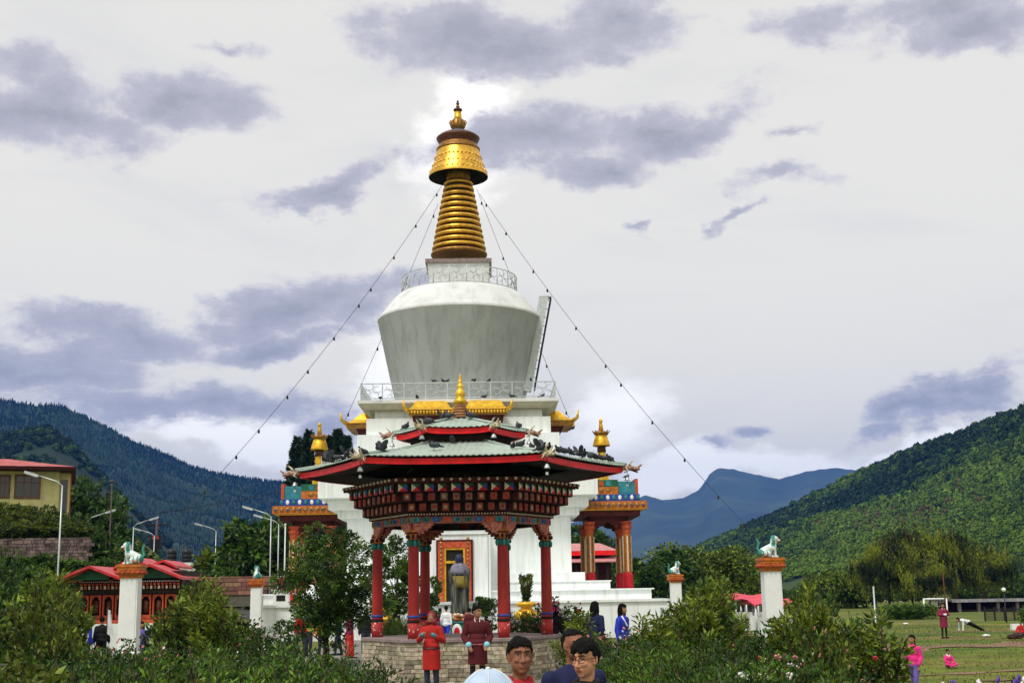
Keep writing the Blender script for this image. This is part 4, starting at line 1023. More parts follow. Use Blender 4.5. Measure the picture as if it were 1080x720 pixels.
# ------------------------------------------------------------------ pink roofed building behind the right porch, small stalls
YB=100; t=thing('long_building','low long building with pale red roofs behind the right porch','building',(at(575,600,YB).x,YB,0))
xo=at(575,600,YB).x; XX=lambda px: at(px,590,YB).x-xo; ZZ=lambda py: at(610,py,YB).z
pinkroof=mat('faded_red_roof',(.52,.22,.22),.6,var=.2,scale=1.5,stain=(.3,.06,.06),stain_amt=.6)
m=MB(); m.box(XX(560),XX(646),1,8,-.3,ZZ(583)); m.build('wall',dark_red,t)
m=MB(); z0,z1_=ZZ(581),ZZ(571); m.loft([[(XX(556),-1,z0),(XX(651),-1,z0),(XX(651),9,z0),(XX(556),9,z0)],[(XX(562),3.5,z1_),(XX(638),3.5,z1_),(XX(638),4,z1_),(XX(562),4,z1_)]],0)
m.box(XX(556),XX(651),-1.05,-.9,z0-.35,z0-.01,1); m.build('upper_roof',[pinkroof,red_fascia],t)
m=MB(); z0,z1_=ZZ(594),ZZ(588); m.loft([[(XX(556),-3.5,z0),(XX(651),-3.5,z0),(XX(651),.99,z1_),(XX(556),.99,z1_)],[(XX(556),-3.5,z0+.08),(XX(651),-3.5,z0+.08),(XX(651),.99,z1_+.08),(XX(556),.99,z1_+.08)]],0); m.build('lower_roof',[pinkroof],t)
m=MB()
for k in range(9): xx=XX(562+k*10.5); m.box(xx-.09,xx+.09,-3.2,-3.0,-.3,z0)
m.build('veranda_post',dark_tim,t)
def stall(label,px0,px1,pyt,pye,pyb,Y,seed):
    A=at(px0,pyb,Y); B=at(px1,pye,Y); C_=at(px0,pyt,Y); t=thing('market_stall',label,'stall',(A.x,Y,A.z)); W_=B.x-A.x; h=B.z-A.z; hr=C_.z-A.z
    m=MB(); n=10; rows=[]
    for k in range(n+1): u=k/n; rows.append([(W_*u,-1.2,h+.06*math.sin(u*9)),(W_*u,.2,hr+.05*math.sin(u*7)),(W_*u,1.8,h+.05)])
    m.loft(rows,0,True,(False,False),closed=False); m.loft([[(x,y,z-.05) for x,y,z in r] for r in rows],0,True,(False,False),closed=False); m.build('awning',mat('awning_red',(.62,.05,.09),.6,var=.2),t)
    m=MB()
    for x in (.05,W_*.33,W_*.66,W_-.05):
        for y in (-1.1,1.6): m.tube([(x,y,-.6),(x,y,h)],.04,6)
    m.build('frame',galv,t); m=MB(); m.box(.1,W_-.1,-.9,-.2,-.5,h*.36,0); m.build('counter',[white_paint,steel_white],t)
stall('market stall with red awning left of the near right lion pillar',770,806,626.5,632,652,58,1)
stall('smaller red awning stall just behind the near right lion pillar',790,832,632,637,655,52,2)
# water tanks and white plinths, far left
for (px,lab) in ((181,'black water tank on white plinth nearer the transformer pole'),(197,'black water tank on white plinth nearer the lone lamp post')):
    p=at(px,593,118); t=thing('water_tank',lab,'water tank',(p.x,118,p.z),group='black water tanks')
    m=MB(); m.ngon([(.45,0),(.46,.3),(.44,.32),(.46,.36),(.46,.7),(.44,.72),(.46,.76),(.45,1.05),(.25,1.22),(.14,1.24),(.14,1.32)],18,0,True); m.build('tank',black_pl,t)
    m=MB(); m.box(-.5,.5,-.5,.5,-1.8,-.003); m.build('plinth',white_paint,t)
stonewall('brick_parapet','pale low wall under the black water tanks',170,212,594,600,121,.6,.3,white_paint)
# parked truck
p=at(250,616,118); t=thing('parked_truck','small truck with white cab parked behind the small left lion pillar','truck',(p.x,118,p.z-.6),R(-62))
m=MB(); m.loft([[(-.8,-.75,.45),(.3,-.75,.45),(.3,.75,.45),(-.8,.75,.45)],[(-.8,-.75,1.1),(.55,-.75,1.1),(.55,.75,1.1),(-.8,.75,1.1)][::1],[(-.7,-.68,1.75),(.25,-.68,1.75),(.25,.68,1.75),(-.7,.68,1.75)]],0); m.build('cab',white_paint,t)
m=MB(); m.add([(.565,-.62,1.12),(.565,.62,1.12),(.30,.58,1.68),(.30,-.58,1.68)],[(0,1,2,3)],0); m.build('windscreen',glass_dark,t)
m=MB(); m.box(-3.4,-.85,-.85,.85,.55,.7,0); 
for (a_,b_,c_,d_) in ((-3.4,-.85,-.85,-.8),(-3.4,-.85,.8,.85),(-3.4,-3.35,-.8,.8),(-.9,-.85,-.8,.8)): m.box(a_,b_,c_,d_,.702,1.1,0)
m.build('cargo_bed',galv,t)
for (x,y) in ((-.2,-.72),(-.2,.72),(-2.7,-.72),(-2.7,.72)):
    m=MB(); m.tube([(x,y-.1,.35),(x,y+.1,.35)],.35,16); m.build('wheel',black_pl,t)
# shed, low white wall, goal and red brown post at the far side of the lawn
YS=128; A=at(1008,654,YS); t=thing('open_shed','long dark open-fronted shed with pale roof edge beyond the lawn','shed',(A.x,YS,A.z))
W_=at(1100,640,YS).x-A.x; hs=at(1040,632,YS).z-A.z
m=MB(); m.box(-.5,W_,3,3.2,-.5,hs); m.build('back_wall',dark_tim,t)
m=MB(); m.box(-.8,W_,-1.5,4,hs-.12,hs+.06,0); m.box(-.8,W_,-1.55,-1.48,hs-.2,hs+.1,1); m.build('roof',[bark_grey,mat('grey_edge',(.25,.25,.27),.8,var=.3)],t)
for k in range(5): 
    m=MB(); xx=W_*k/4.6; m.box(xx,xx+.28,-1,-.7,-.5,hs-.12); m.build('post',mat('grey_post',(.22,.18,.2),.8),t)
m=MB(); m.box(0,W_,-.9,-.7,0,1.0); m.build('front_rail',black_pl,t)
A=at(988,655,122); B=at(1037,649,122); m=MB(); m.box(A.x,B.x,122,122.5,A.z-.8,B.z); m.box(A.x-.05,B.x+.05,121.9,122.6,B.z+.002,B.z+.12)
tag(m.build('low_white_wall',white_paint),'low white wall at the far edge of the lawn','wall')
A=at(976,655,110); B=at(998,631,110); t=thing('football_goal','white football goal in front of the willows','goal',(A.x,110,A.z)); w=B.x-A.x; h=B.z-A.z
m=MB(); m.tube([(0,0,-.5),(0,0,h)],.07,8); m.tube([(w,0,-.5),(w,0,h)],.07,8); m.tube([(-.06,0,h),(w+.06,0,h)],.07,8); m.build('goal_frame',white_paint,t)
m=MB()
for k in range(9): m.tube([(w*k/8,0,h),(w*k/8,1.2,0)],.012,4)
for k in range(7): m.tube([(0,1.2*k/6,h*(1-k/6)),(w,1.2*k/6,h*(1-k/6))],.012,4)
m.build('net',steel_white,t)
p=at(1062,660,90); q=at(1062,623,90); m=MB(); m.tube([(0,0,-.5),(0,0,q.z-p.z)],[.06,.04],8); o=tag(m.build('globe_lamp',black_pl,None,(p.x,90,p.z)),'single globe lamp on a thin dark post by the shed','lamp'); m=MB(); m.ell((0,0,q.z-p.z+.1),(.15,.15,.15),None,14,10); m.build('globe',white_paint,o)
m=MB(); A=at(1068,664,75); m.box(0,9,0,.3,-.5,.35); tag(m.build('kerb_wall',white_paint,None,(A.x,75,A.z)),'short pale kerb wall at the right edge of the lawn','wall')
m=MB(); p=at(998,648,100); m.tube([(0,0,-.5),(0,0,3.2)],[.06,.05],8); tag(m.build('wooden_post',mat('rust_post',(.10,.035,.02),.8),None,(p.x,100,p.z)),'tall rust brown post beside the white goal','post')
# right-hand lower slab things: striped planter
p=at(822,712,15); t=thing('planter','white planter with red drips standing in the shrubs at lower right','planter',(p.x,15,p.z-.12))
m=MB(); m.ngon([(.30,-.6),(.36,0),(.38,.04),(.50,.05),(.52,.12),(.50,.16),(.42,.165),(.40,.08)],28,0,True,sy=.6)
for k in range(16): a_=2*PI*k/16; m.box(.41*math.cos(a_)-.015,.41*math.cos(a_)+.015,.6*.41*math.sin(a_)-.02,.6*.41*math.sin(a_)+.02,-.1,.04,1)
m.build('bowl',[white_paint,bright_red],t); m=MB(); m.ngon([(.41,.10),(.41,.12)],24,0,sy=.6); m.build('soil',bark,t)
# rounded white ornamental base by the pillar foot
m=MB(); p=at(809,690,30); m.ngon([(.5,-1),(.5,-.35),(.42,-.3),(.44,-.2),(.3,-.1),(.26,.12),(.12,.16)],20,0,True)
tag(m.build('round_pedestal',white_paint,None,(p.x,30,p.z+.1)),'rounded white pedestal at the foot of the right lion pillar','pedestal')
# ------------------------------------------------------------------ things in front of the doorway
zt0=zt; p=at(485,653,61.2)
drape=mat('drape_cloth',(.015,.018,.014),.5,var=.4,scale=2.2,col2=(.14,.15,.115),mixlo=.42,mixhi=.62,stretch=(3,3,.5),bump=.6)
t=thing('draped_statue','tall standing statue wrapped in grey green cloth before the doorway','statue',(p.x,60.2,.05))
hS=Z(584,60.2)-.05
def blobloft(m,prof,n,mi,seed,amp):
    rr=random.Random(seed); ph=[rr.uniform(0,6.28) for _ in range(6)]; rings=[]
    for (w,d,z,ox) in prof:
        ring=[]
        for i in range(n):
            a=2*PI*i/n; f=1+amp*(math.sin(a*7+ph[0]+z*.7)*.6+math.sin(a*13+ph[1]-z)*.4)
            ring.append((ox+w*f*math.cos(a),d*f*math.sin(a),z))
        rings.append(ring)
    m.loft(rings,mi,True)
m=MB(); blobloft(m,[(.50,.45,0,0),(.46,.42,.9,0),(.38,.36,1.6,0),(.38,.34,2.0,0),(.42,.32,hS*.72,0),(.46,.32,hS*.80,0),(.32,.24,hS*.86,0),(.18,.2,hS*.90,0)],72,0,1,.16); m.build('draped_body',drape,t)
m=MB(); blobloft(m,[(.16,.16,hS*.88,0),(.2,.2,hS*.91,0),(.21,.22,hS*.95,0),(.15,.16,hS*.985,0),(.05,.05,hS,0)],24,0,2,.03); m.build('head',[mat('blue_figure',(.012,.02,.06),.5)],t)
m=MB(); blobloft(m,[(.41,.38,hS*.76,0),(.44,.37,hS*.80,0),(.36,.33,hS*.86,0),(.26,.26,hS*.885,0)],40,0,3,.06); m.build('shawl',mat('pale_cloth',(.20,.19,.25),.85,var=.3),t)
m=MB(); blobloft(m,[(.34,.42,hS*.60,.04),(.34,.40,hS*.66,.04),(.38,.38,hS*.74,0)],40,0,4,.05); m.build('yellow_wrap',mat('ochre_cloth',(.20,.15,.03),.85,var=.4),t)
t=thing('altar_table','altar table with green cloth and red and white lotus panel before the statue','table',(at(482,660,56).x,56,.05)); zz_=lambda py: Z(py,56)-.05
m=MB(); m.box(-.75,.75,-.4,.4,0,zz_(656)-.01,0); m.build('cloth',green_p,t)
m=MB()
for k in range(3): m.ell((-.5+.5*k,-.42,zz_(665)),(.22,.04,.32),None,16,8,0); m.ell((-.5+.5*k,-.45,zz_(666)),(.13,.03,.22),None,14,6,1)
m.build('lotus_panel',[white_paint,bright_red],t)
m=MB(); m.box(-.8,.8,-.45,.45,zz_(656)-.008,zz_(655)); m.build('table_top',teal_p,t)
t2_=MB()
for k in range(40): t2_.ell((rnd.uniform(-.5,.5),rnd.uniform(-.25,.1),zz_(655)+.06+rnd.uniform(0,.25)),(.09,.09,.07),None,8,5,k%3)
o=t2_.build('flower_offering',[orange_p,pink_p,cream_p],None,(at(485,655,56).x,56,.05)); tag(o,'mound of orange and pink flowers on the altar table','flowers')
def gold_vase(px,Y,pyt,pyb,label,plant):
    p=at(px,pyb,Y); h=at(px,pyt,Y).z-p.z; t=thing('offering_vase',label,'vase',(p.x,Y,p.z),group='gold offering vases'); s=h
    m=MB(); prof=[(.30,-.6),(.30,0),(.52,.06),(.66,.22),(.64,.38),(.40,.58),(.30,.64),(.30,.70),(.52,.78),(.56,.90),(.40,1.0),(.34,1.0)]
    rings=[]
    for r_,z in prof:
        rings.append([(s*r_*(1+.07*abs(math.sin(6*2*PI*i/96/1.0))*(1 if .05<z<.6 else 0))*math.cos(2*PI*i/96),s*r_*(1+.07*abs(math.sin(6*2*PI*i/96))*(1 if .05<z<.6 else 0))*math.sin(2*PI*i/96),s*z) for i in range(96)])
    m.loft(rings,0,True); m.build('vase_body',gold_y,t)
    if plant:
        rg=np.random.default_rng(5); n=700; z=rg.uniform(0,1,n); a=rg.uniform(0,6.28,n); r_=.30*s*(.4+.9*z)*rg.uniform(.3,1,n); P_=np.stack([r_*np.cos(a),r_*np.sin(a),s*1.0+z*s*1.35],1); D=np.stack([np.cos(a)*.5,np.sin(a)*.5,np.full(n,.9)],1)
        leaf_obj('plant',P_,D,.14,.05,lf_olive,rg,t)
        m=MB()
        for k in range(9): a_=k*.7; m.tube([(0,0,s*.9),(.1*math.cos(a_),.1*math.sin(a_),s*1.5),(.22*math.cos(a_),.22*math.sin(a_),s*2.1)],[.02,.015,.006],5)
        m.build('stems',bark,t)
    return t
gold_vase(555.5,45,634,654,'gold lotus vase holding a leafy plant between the right pavilion columns',True)
gold_vase(407,45,641,659,'gold lotus vase without plant beside the left pavilion column',False)
# incense burner, flag, little shrine and cloths on the left
p=at(74,684,40); t=thing('incense_burner','rounded white incense burner with stone base at the left of the prayer hall','burner',(p.x,40,p.z-.5))
m=MB(); m.ngon([(.42,0),(.42,.55),(.36,.58)],18,0,True); m.build('base',mat('burner_stone',(.45,.40,.36),.9,var=.3,scale=10,col2=(.7,.66,.62),bump=.6),t)
m=MB(); m.ngon([(.30,.58),(.46,.66),(.52,.86),(.46,1.06),(.28,1.2),(.14,1.26),(.12,1.4),(.05,1.44)],24,0,True); m.box(-.13,.13,-.55,-.40,.72,.95,1); m.build('dome',[white_paint,blackm],t)
p=at(112,676,42); t=thing('flag','small white flag drooping on a short stick before the orange doors','flag',(p.x,42,p.z-.3))
m=MB(); m.tube([(0,0,0),(.0,0,1.35)],.018,6); m.build('stick',bark,t); m=MB(); rows=[]
for k in range(9): u=k/8; rows.append([(.0,.0,1.3-u*.75),(.10+.12*u,.03*math.sin(u*9),1.25-u*.85),(.08+.22*u,.05*math.sin(u*7+1),1.1-u*.8)])
m.loft(rows,0,True,(False,False),closed=False); m.build('cloth',whitec0,t)
p=at(298,642,60); t=thing('small_shrine','small white box shrine with black opening left of the big tree','shrine',(p.x,59.6,zt))
m=MB(); m.box(-.35,.35,-.25,.25,.0,.62); m.box(-.42,.42,-.32,.32,.622,.70); m.build('body',white_paint,t); m=MB(); m.box(-.2,.2,-.262,-.252,.18,.44); m.build('opening',blackm,t)
for (px,py,lab) in ((309,634,'red cloth hung over the wall top beside the small shrine'),(302,616,'red cloth banner above the small white shrine')):
    p=at(px,py,61.5); m=MB(); rows=[]
    for k in range(7): u=k/6; rows.append([(-.38+.76*j/6,.05*math.sin(j*1.7+u*3),.35-u*.75) for j in range(7)])
    m.loft(rows,0,True,(False,False),closed=False); m.tube([(-.42,0,.36),(.42,0,.36)],.03,6,1); m.tube([(-.4,0,.36),(-.4,0,zt-p.z)],.03,6,1); m.tube([(.4,0,.36),(.4,0,zt-p.z)],.03,6,1); tag(m.build('cloth_banner',[redc0,galv],None,(p.x,61.5,p.z)),lab,'banner')
for px,py,Y,lab in ((1041,678,66,'white scrap of paper lying on the lawn'),(955,656,90,'small white stone on the far lawn')):
    p=at(px,py,Y); m=MB(); m.ell((0,0,.05),(.22,.14,.07),None,8,5); m.v=[(x+rnd.uniform(-.02,.02),y,z+rnd.uniform(-.02,.02)) for x,y,z in m.v]; tag(m.build('litter',white_paint,None,(p.x,Y,gz(p.x,Y)+.02)),lab,'litter')
# ------------------------------------------------------------------ stay wires with bulbs
wirem=mat('wire',(.02,.02,.022),.6)
def wire(label,pts,Ys,sag,nb,rad=.012):
    a=at(*pts[0],Ys[0]); b=at(*pts[1],Ys[1]); m=MB(); n=40; P_=[]
    for k in range(n+1): q=a.lerp(b,k/n); q=q-Vector((0,0,sag*4*(k/n)*(1-k/n))); P_.append(q)
    m.tube(P_,rad,5); o=tag(m.build('stay_wire',wirem),label,'wire',group='wires strung from the spire')
    m=MB(); m.caps((0,0,-.02),(0,0,-.13),.04,.055,8); me=m.mesh('bulb',black_pl)
    for k in range(nb): q=P_[int((k+rnd.uniform(.2,.8))/nb*n)]; link('bulb',me,o).location=q
wire('stay wire with bulbs sloping down to the left from the spire, longest one',((466,196),(190,545)),(YC-1,58),.8,11)
wire('short stay wire falling just left of the spire behind the balcony',((462,215),(362,447)),(YC,YC-1),.2,5)
wire('short stay wire falling just right of the spire behind the ladder',((503,200),(605,452)),(YC,YC+1),.2,5)
wire('stay wire with bulbs sloping down to the right from the spire, longest one',((506,205),(832,600)),(YC-1,62),1.0,12)
wire('thin overhead cable crossing in front of the left mountain',((-40,557),(300,517)),(100,90),.6,0,.025)
# ------------------------------------------------------------------ plants
def shrub(name,label,cat,seed,h,r,ns,nl,ll,lw,m,upright=.8,arch=.0,twig=.16,flower=None,nf=0,fs=.05,group=None,droop=0.0,basefill=.0,taper=1.0,hmin=.62):
    rg=np.random.default_rng(seed); t=thing(name,label,cat,group=group); sm=MB(); P_=[];D_=[];tips=[]
    for k in range(ns):
        a=rg.uniform(0,2*PI); rr=math.sqrt(rg.uniform(0,1)); hh=h*rg.uniform(hmin,1.0)*(1-.28*rr*rr); b=Vector((math.cos(a)*rr*r*.35,math.sin(a)*rr*r*.35,0))
        e=Vector((math.cos(a)*rr*r*(1+.25*arch),math.sin(a)*rr*r*(1+.25*arch),hh)); c=Vector((b.x*.5+e.x*.5*(1-upright*.5),b.y*.5+e.y*.5*(1-upright*.5),hh*.55))
        pts=[]
        for j in range(7):
            u=j/6; q=b*(1-u)**2+c*2*u*(1-u)+e*u*u; q.z-=arch*hh*.22*max(0,u-.6)*2; q+=Vector(rg.normal(0,.012*h,3)); pts.append(q)
        sm.tube(pts,[.012*h*(1-.8*j/6)+.002 for j in range(7)],4)
        tips.append(pts[-1]); n=nl//ns; lo=.12+.2*rg.uniform(0,1)-basefill
        for i in range(n):
            u=lo+(1-lo)*rg.uniform(0,1)**.8; j=min(int(u*6),5); f=u*6-j; q=pts[j].lerp(pts[j+1],f) if u>0 else pts[0]; tg=(pts[j+1]-pts[j]).normalized()
            w=twig*h*(1-.65*u*taper)*rg.uniform(0,1)**.6; az=rg.uniform(0,2*PI); sd=Vector((math.cos(az),math.sin(az),.35)); P_.append(q+sd*w); D_.append(tg*.7+sd*.8)
    leaf_obj('foliage',[tuple(p) for p in P_],[tuple(d) for d in D_],ll,lw,m,rg,t,droop=droop)
    sm.build('stem',bark,t)
    if flower:
        me=MB(); 
        for i in range(nf):
            if i<len(tips)*2: c=tips[i%len(tips)]+Vector(rg.normal(0,.05*h,3))
            else: c=Vector(P_[rg.integers(len(P_))]); c=c+Vector((c.x*.12,c.y*.12,.02))
            s=fs*rg.uniform(.6,1.2)
            for q in range(5):
                a=2*PI*q/5+i; o=Vector((math.cos(a)*s*.7,math.sin(a)*s*.35-s*.3,math.sin(a)*s*.6))
                me.ell(c+o,(s*.55,s*.4,s*.5),None,6,4,i%len(flower))
        me.build('blossom',flower,t)
        t.children[-1]['kind']='stuff'
    return t
pinkf=mat('petal_pink',(.62,.20,.24),.6,var=.2); whitef=mat('petal_white',(.80,.72,.74),.6,var=.1); redf=mat('petal_red',(.55,.04,.05),.6,var=.2); purf=mat('petal_purple',(.16,.07,.45),.6,var=.2)
used={}
def plant_at(key,maker,px,pyt,Y,label,h0,wscale=1.0,rz=None):
    """top of the plant at the photo's row; height follows from the ground under it"""
    p=at(px,pyt,Y); g=gz(p.x,Y); h=max(.3,p.z-g); s=h/h0; rz=rnd.uniform(0,6.28) if rz is None else rz
    if key not in used: used[key]=maker(); o=used[key]; o['label']=label
    else: o=dup(used[key],(0,0,0),0,label)
    o.location=(p.x,Y,g); o.rotation_euler=(0,0,rz); sw=(s*.5+.5)*wscale; o.scale=(sw,sw,s); return o
G1='feathery green shrubs of the garden bed'; G2='broad leaved bushes of the garden'; G3='rose bushes'
K={
 'fine1':(lambda: shrub('feathery_shrub','x','shrub',11,1.6,.85,60,9000,.075,.020,lf_mid,.9,.0,.16,group=G1,basefill=.1),1.6),
 'fine2':(lambda: shrub('feathery_shrub','x','shrub',12,1.5,.9,70,9000,.065,.022,lf_bright,.9,.0,.15,group=G1,basefill=.1),1.5),
 'fine3':(lambda: shrub('feathery_shrub','x','shrub',13,1.6,.95,55,9000,.08,.022,lf_dark,.85,.1,.18,group=G1,basefill=.1),1.6),
 'spire':(lambda: shrub('tall_shrub','x','shrub',14,2.0,.8,34,7500,.085,.024,lf_mid,1.0,.0,.10,group='tall spiky shrubs on the right',basefill=.05),2.0),
 'broad1':(lambda: shrub('leafy_bush','x','bush',15,2.2,1.0,34,4200,.15,.062,lf_olive,.7,.3,.18,group=G2,droop=.45,basefill=.1),2.2),
 'broad2':(lambda: shrub('leafy_bush','x','bush',16,2.0,1.05,40,5200,.11,.05,lf_yel,.7,.2,.2,group=G2,droop=.2,basefill=.1),2.0),
 'broad3':(lambda: shrub('leafy_bush','x','bush',17,2.0,1.0,36,5200,.10,.05,lf_dark,.7,.2,.2,group=G2,droop=.2,basefill=.1),2.0),
 'rose1':(lambda: shrub('rose_bush','x','rose bush',18,2.0,.8,22,2600,.075,.045,lf_dark,.5,.45,.13,[whitef,pinkf,whitef],64,.034,group=G3),2.0),
 'rose2':(lambda: shrub('rose_bush','x','rose bush',19,1.7,.9,30,3800,.07,.042,lf_mid,.5,.4,.16,[whitef,pinkf,redf],95,.032,group=G3),1.7),
 'loose':(lambda: shrub('loose_sapling','x','sapling',21,2.4,.62,13,1900,.15,.045,lf_yel,.85,.25,.10,hmin=.7,group='loose saplings with long leaves',droop=.3),2.4),
 'sapling':(lambda: shrub('young_tree','x','young tree',20,3.0,.42,8,900,.19,.06,lf_yel,.9,.15,.11,hmin=.85,group='slender young trees in the rose garden',droop=.5),3.0),
}
def P(key,px,pyt,Y,label,w=1.0,rz=None): return plant_at(key,K[key][0],px,pyt,Y,label,K[key][1],w,rz)
# left of the pavilion, back to front
rows=[
 ('broad2',205,608,27,'tallest yellow green bush left of centre, in front of the small lion pillar'),('broad2',228,622,26,'yellow green bush leaning against the tallest one on its right side'),
 ('broad1',184,632,25,'drooping olive bush between the prayer hall and the tallest yellow bush'),('fine1',250,648,24,'feathery shrub with its top just under the small lion pillar'),
 ('broad1',55,600,19,'tall drooping olive bush in front of the left end of the prayer hall'),('broad1',34,618,18,'olive bush overlapping the tall drooping bush on its left side'),('broad3',12,606,23,'dark bush beneath the stone wall at the left edge'),
 ('broad1',72,640,17,'lower olive bush at the right foot of the tall drooping bush'),('broad3',38,590,44,'dark green bush below the retaining wall of the yellow house'),('broad3',66,612,42,'dark bush filling the corner between retaining wall and prayer hall'),
 ('broad3',5,570,62,'dark shrub hanging on the retaining wall at the left edge'),
 ('rose2',100,668,20,'pale rose bush in front of the prayer hall doors'),('rose2',145,664,21,'rose bush at the foot of the near left lion pillar'),('rose1',168,676,17,'rose bush with white blossoms right of the near left lion pillar'),('rose1',262,648,24,'white blossoming rose bush under the small left lion pillar'),
 ('rose1',285,660,23,'rose bush before the white wall at the left of the big tree'),
 ('fine3',118,672,15,'dark feathery shrub below the prayer hall'),('fine1',150,684,13,'feathery shrub in the bottom row under the near left pillar'),('fine2',190,668,15,'bright feathery shrub left of the tallest bush foot'),('fine1',225,672,14,'feathery shrub under the tallest yellow green bush'),
 ('fine1',262,668,16,'feathery shrub just left of the people behind the hedge'),('fine3',292,662,17,'dark upright feathery shrub in front of the white wall'),('fine2',318,672,15,'bright feathery shrub below the red dressed visitors'),('fine1',345,676,15,'feathery shrub beneath the trunk of the big dark tree'),
 ('fine3',368,684,14,'dark feathery shrub touching the stone base on its left'),('fine2',300,690,11,'low bright shrub at the bottom edge left of the stone base'),('fine1',250,690,11,'low feathery shrub at the bottom edge under the yellow bushes'),('fine2',345,697,11,'lowest bright shrub beside the stone base'),
 ('fine3',95,684,12,'dark feathery shrub in the bottom left garden bed'),('broad1',30,672,11,'big olive bush filling the bottom left corner'),('fine1',70,684,12,'feathery shrub right of the corner bush'),('fine1',5,680,14,'feathery shrub squeezed in the bottom left corner'),
 ('fine2',132,692,10.5,'low feathery shrub at the bottom edge under the prayer hall'),('fine2',205,694,10.5,'low bright feathery shrub at the bottom edge, quarter way across'),('broad1',172,690,12,'olive bush low between feathery shrubs at the bottom'),
 # right of the pavilion
 ('spire',722,628,24,'spiky shrub in front of the small right lion pillar'),('spire',742,606,23,'tallest spiky shrub right of the small right lion pillar'),('spire',762,634,22,'spiky shrub right of the tallest spiky one'),('spire',700,650,21,'spiky shrub left of the small right lion pillar'),
 ('rose1',560,636,35,'dark arching rose bush behind the right pavilion column'),('rose2',588,622,34,'tall loose arching bush before the white wall right of the pavilion'),('rose2',672,650,25,'rose bush with pale flowers right of the woman in blue'),('rose1',648,664,23,'rose bush at the feet of the two long haired women'),
 ('fine3',668,668,17,'dark feathery shrub behind the man with glasses'),('fine1',640,672,20,'feathery shrub between the men and the rose bushes'),('fine2',702,668,16,'bright feathery shrub in the middle of the right garden bed'),('fine1',735,662,15,'feathery shrub under the tallest spiky shrub'),
 ('fine3',768,664,16,'dark feathery shrub left of the striped planter'),('fine2',680,692,11.5,'low bright shrub at the bottom edge right of the glasses man'),('fine1',722,694,11,'low feathery shrub at the bottom edge in the right bed'),('fine3',756,690,12,'low dark shrub at the bottom edge before the spiky ones'),
 ('fine2',792,682,13,'bright shrub just behind the striped planter'),('rose2',786,655,24,'pink and white rose bush at the left foot of the right lion pillar'),('rose1',775,668,20,'rose bush low between spiky shrubs and right pillar'),
 ('broad3',862,616,17,'tall dark broad leaved bush right of the near right lion pillar'),('broad3',838,640,18,'dark bush touching the near right lion pillar'),('rose1',850,642,13,'rose bush with white blossoms on the edge of the lawn'),('rose2',850,668,14,'rose bush full of pale flowers below the dark tall bush'),
 ('broad1',866,654,13,'olive drooping bush at the near edge of the lawn'),('broad3',866,690,12,'dark bush at the bottom left of the lawn'),('fine1',838,692,12,'feathery shrub right of the striped planter'),('rose1',812,676,16,'rose bush right behind the striped planter'),
 ('sapling',921,612,15,'slender young tree whose leaves spread above a white stake'),('sapling',912,660,17,'shorter young tree at the lawn edge left of the girl in pink'),('sapling',888,630,15,'young tree rising from the rose bushes'),('broad1',868,700,9.5,'low olive bush at the bottom edge right of the planter'),
 ('loose',48,592,21,'tall loose yellow green sapling at the left edge with long leaves'),('loose',212,600,25,'tall loose sapling standing in the yellow green bushes'),('loose',232,612,24,'loose sapling right of the tallest loose one among the yellow bushes'),('loose',745,600,21,'tall loose sapling between the two right lion pillars'),('loose',722,620,20,'loose sapling left of the tall one between the right pillars'),
 ('loose',846,604,15,'tall loose sapling with large leaves right of the near right lion pillar'),('loose',842,622,16,'loose sapling close against the near right lion pillar'),('loose',690,640,19,'loose sapling right of the women by the white wall'),('loose',612,640,26,'thin loose sapling behind the stout man'),
 # hedge behind the pavilion
 ('fine1',410,641,37,'clipped green hedge plant behind the left pavilion column'),('fine1',424,642,38,'clipped green hedge plant between the two left columns'),('fine2',544,641,37,'clipped green hedge plant behind the right front column'),('fine1',556,642,38,'clipped green hedge plant under the gold vase'),('fine2',569,641,37,'clipped green hedge plant left of the far right column'),('fine1',585,648,36,'green hedge plant outside the far right column'),
]
WS={(846,604):.55,(842,622):.7,(868,700):.6,(880,640):.8,(55,600):.55,(72,640):.5,(184,632):.55,(34,618):.7,(866,654):.45,(866,690):.5,(850,642):.7,(912,660):.6,(921,612):.75,(862,616):.7,(205,608):.7}
for k_,px,py,Y,lab in rows: P(k_,px,py,Y,lab, .62 if lab.startswith('clipped') else .3 if 'weed' in lab else .8 if k_ in('spire',) else WS.get((px,py), .8 if k_.startswith('broad') else 1.0))
# white stake for the sapling
p=at(924,640,15); m=MB(); m.tube([(0,0,-2.9),(0,0,at(922,618,15).z-p.z)],[.016,.009],8); tag(m.build('stake',galv,None,(p.x,15.05,p.z)),'thin white stake holding the young tree by the lawn','stake')
# purple flower patches low right
for px,py,lab in ((1012,712,'low clump of purple and white flowers on the near lawn'),(1074,706,'clump of purple flowers at the lower right corner')):
    p=at(px,py,15); t=plant_at('purple',lambda: shrub('flower_clump','x','flowers',33,.5,.3,16,500,.06,.03,lf_mid,.8,.1,.15,[purf,purf,whitef],40,.03,group='purple flower clumps'),px,py,15,lab,.5,.8)
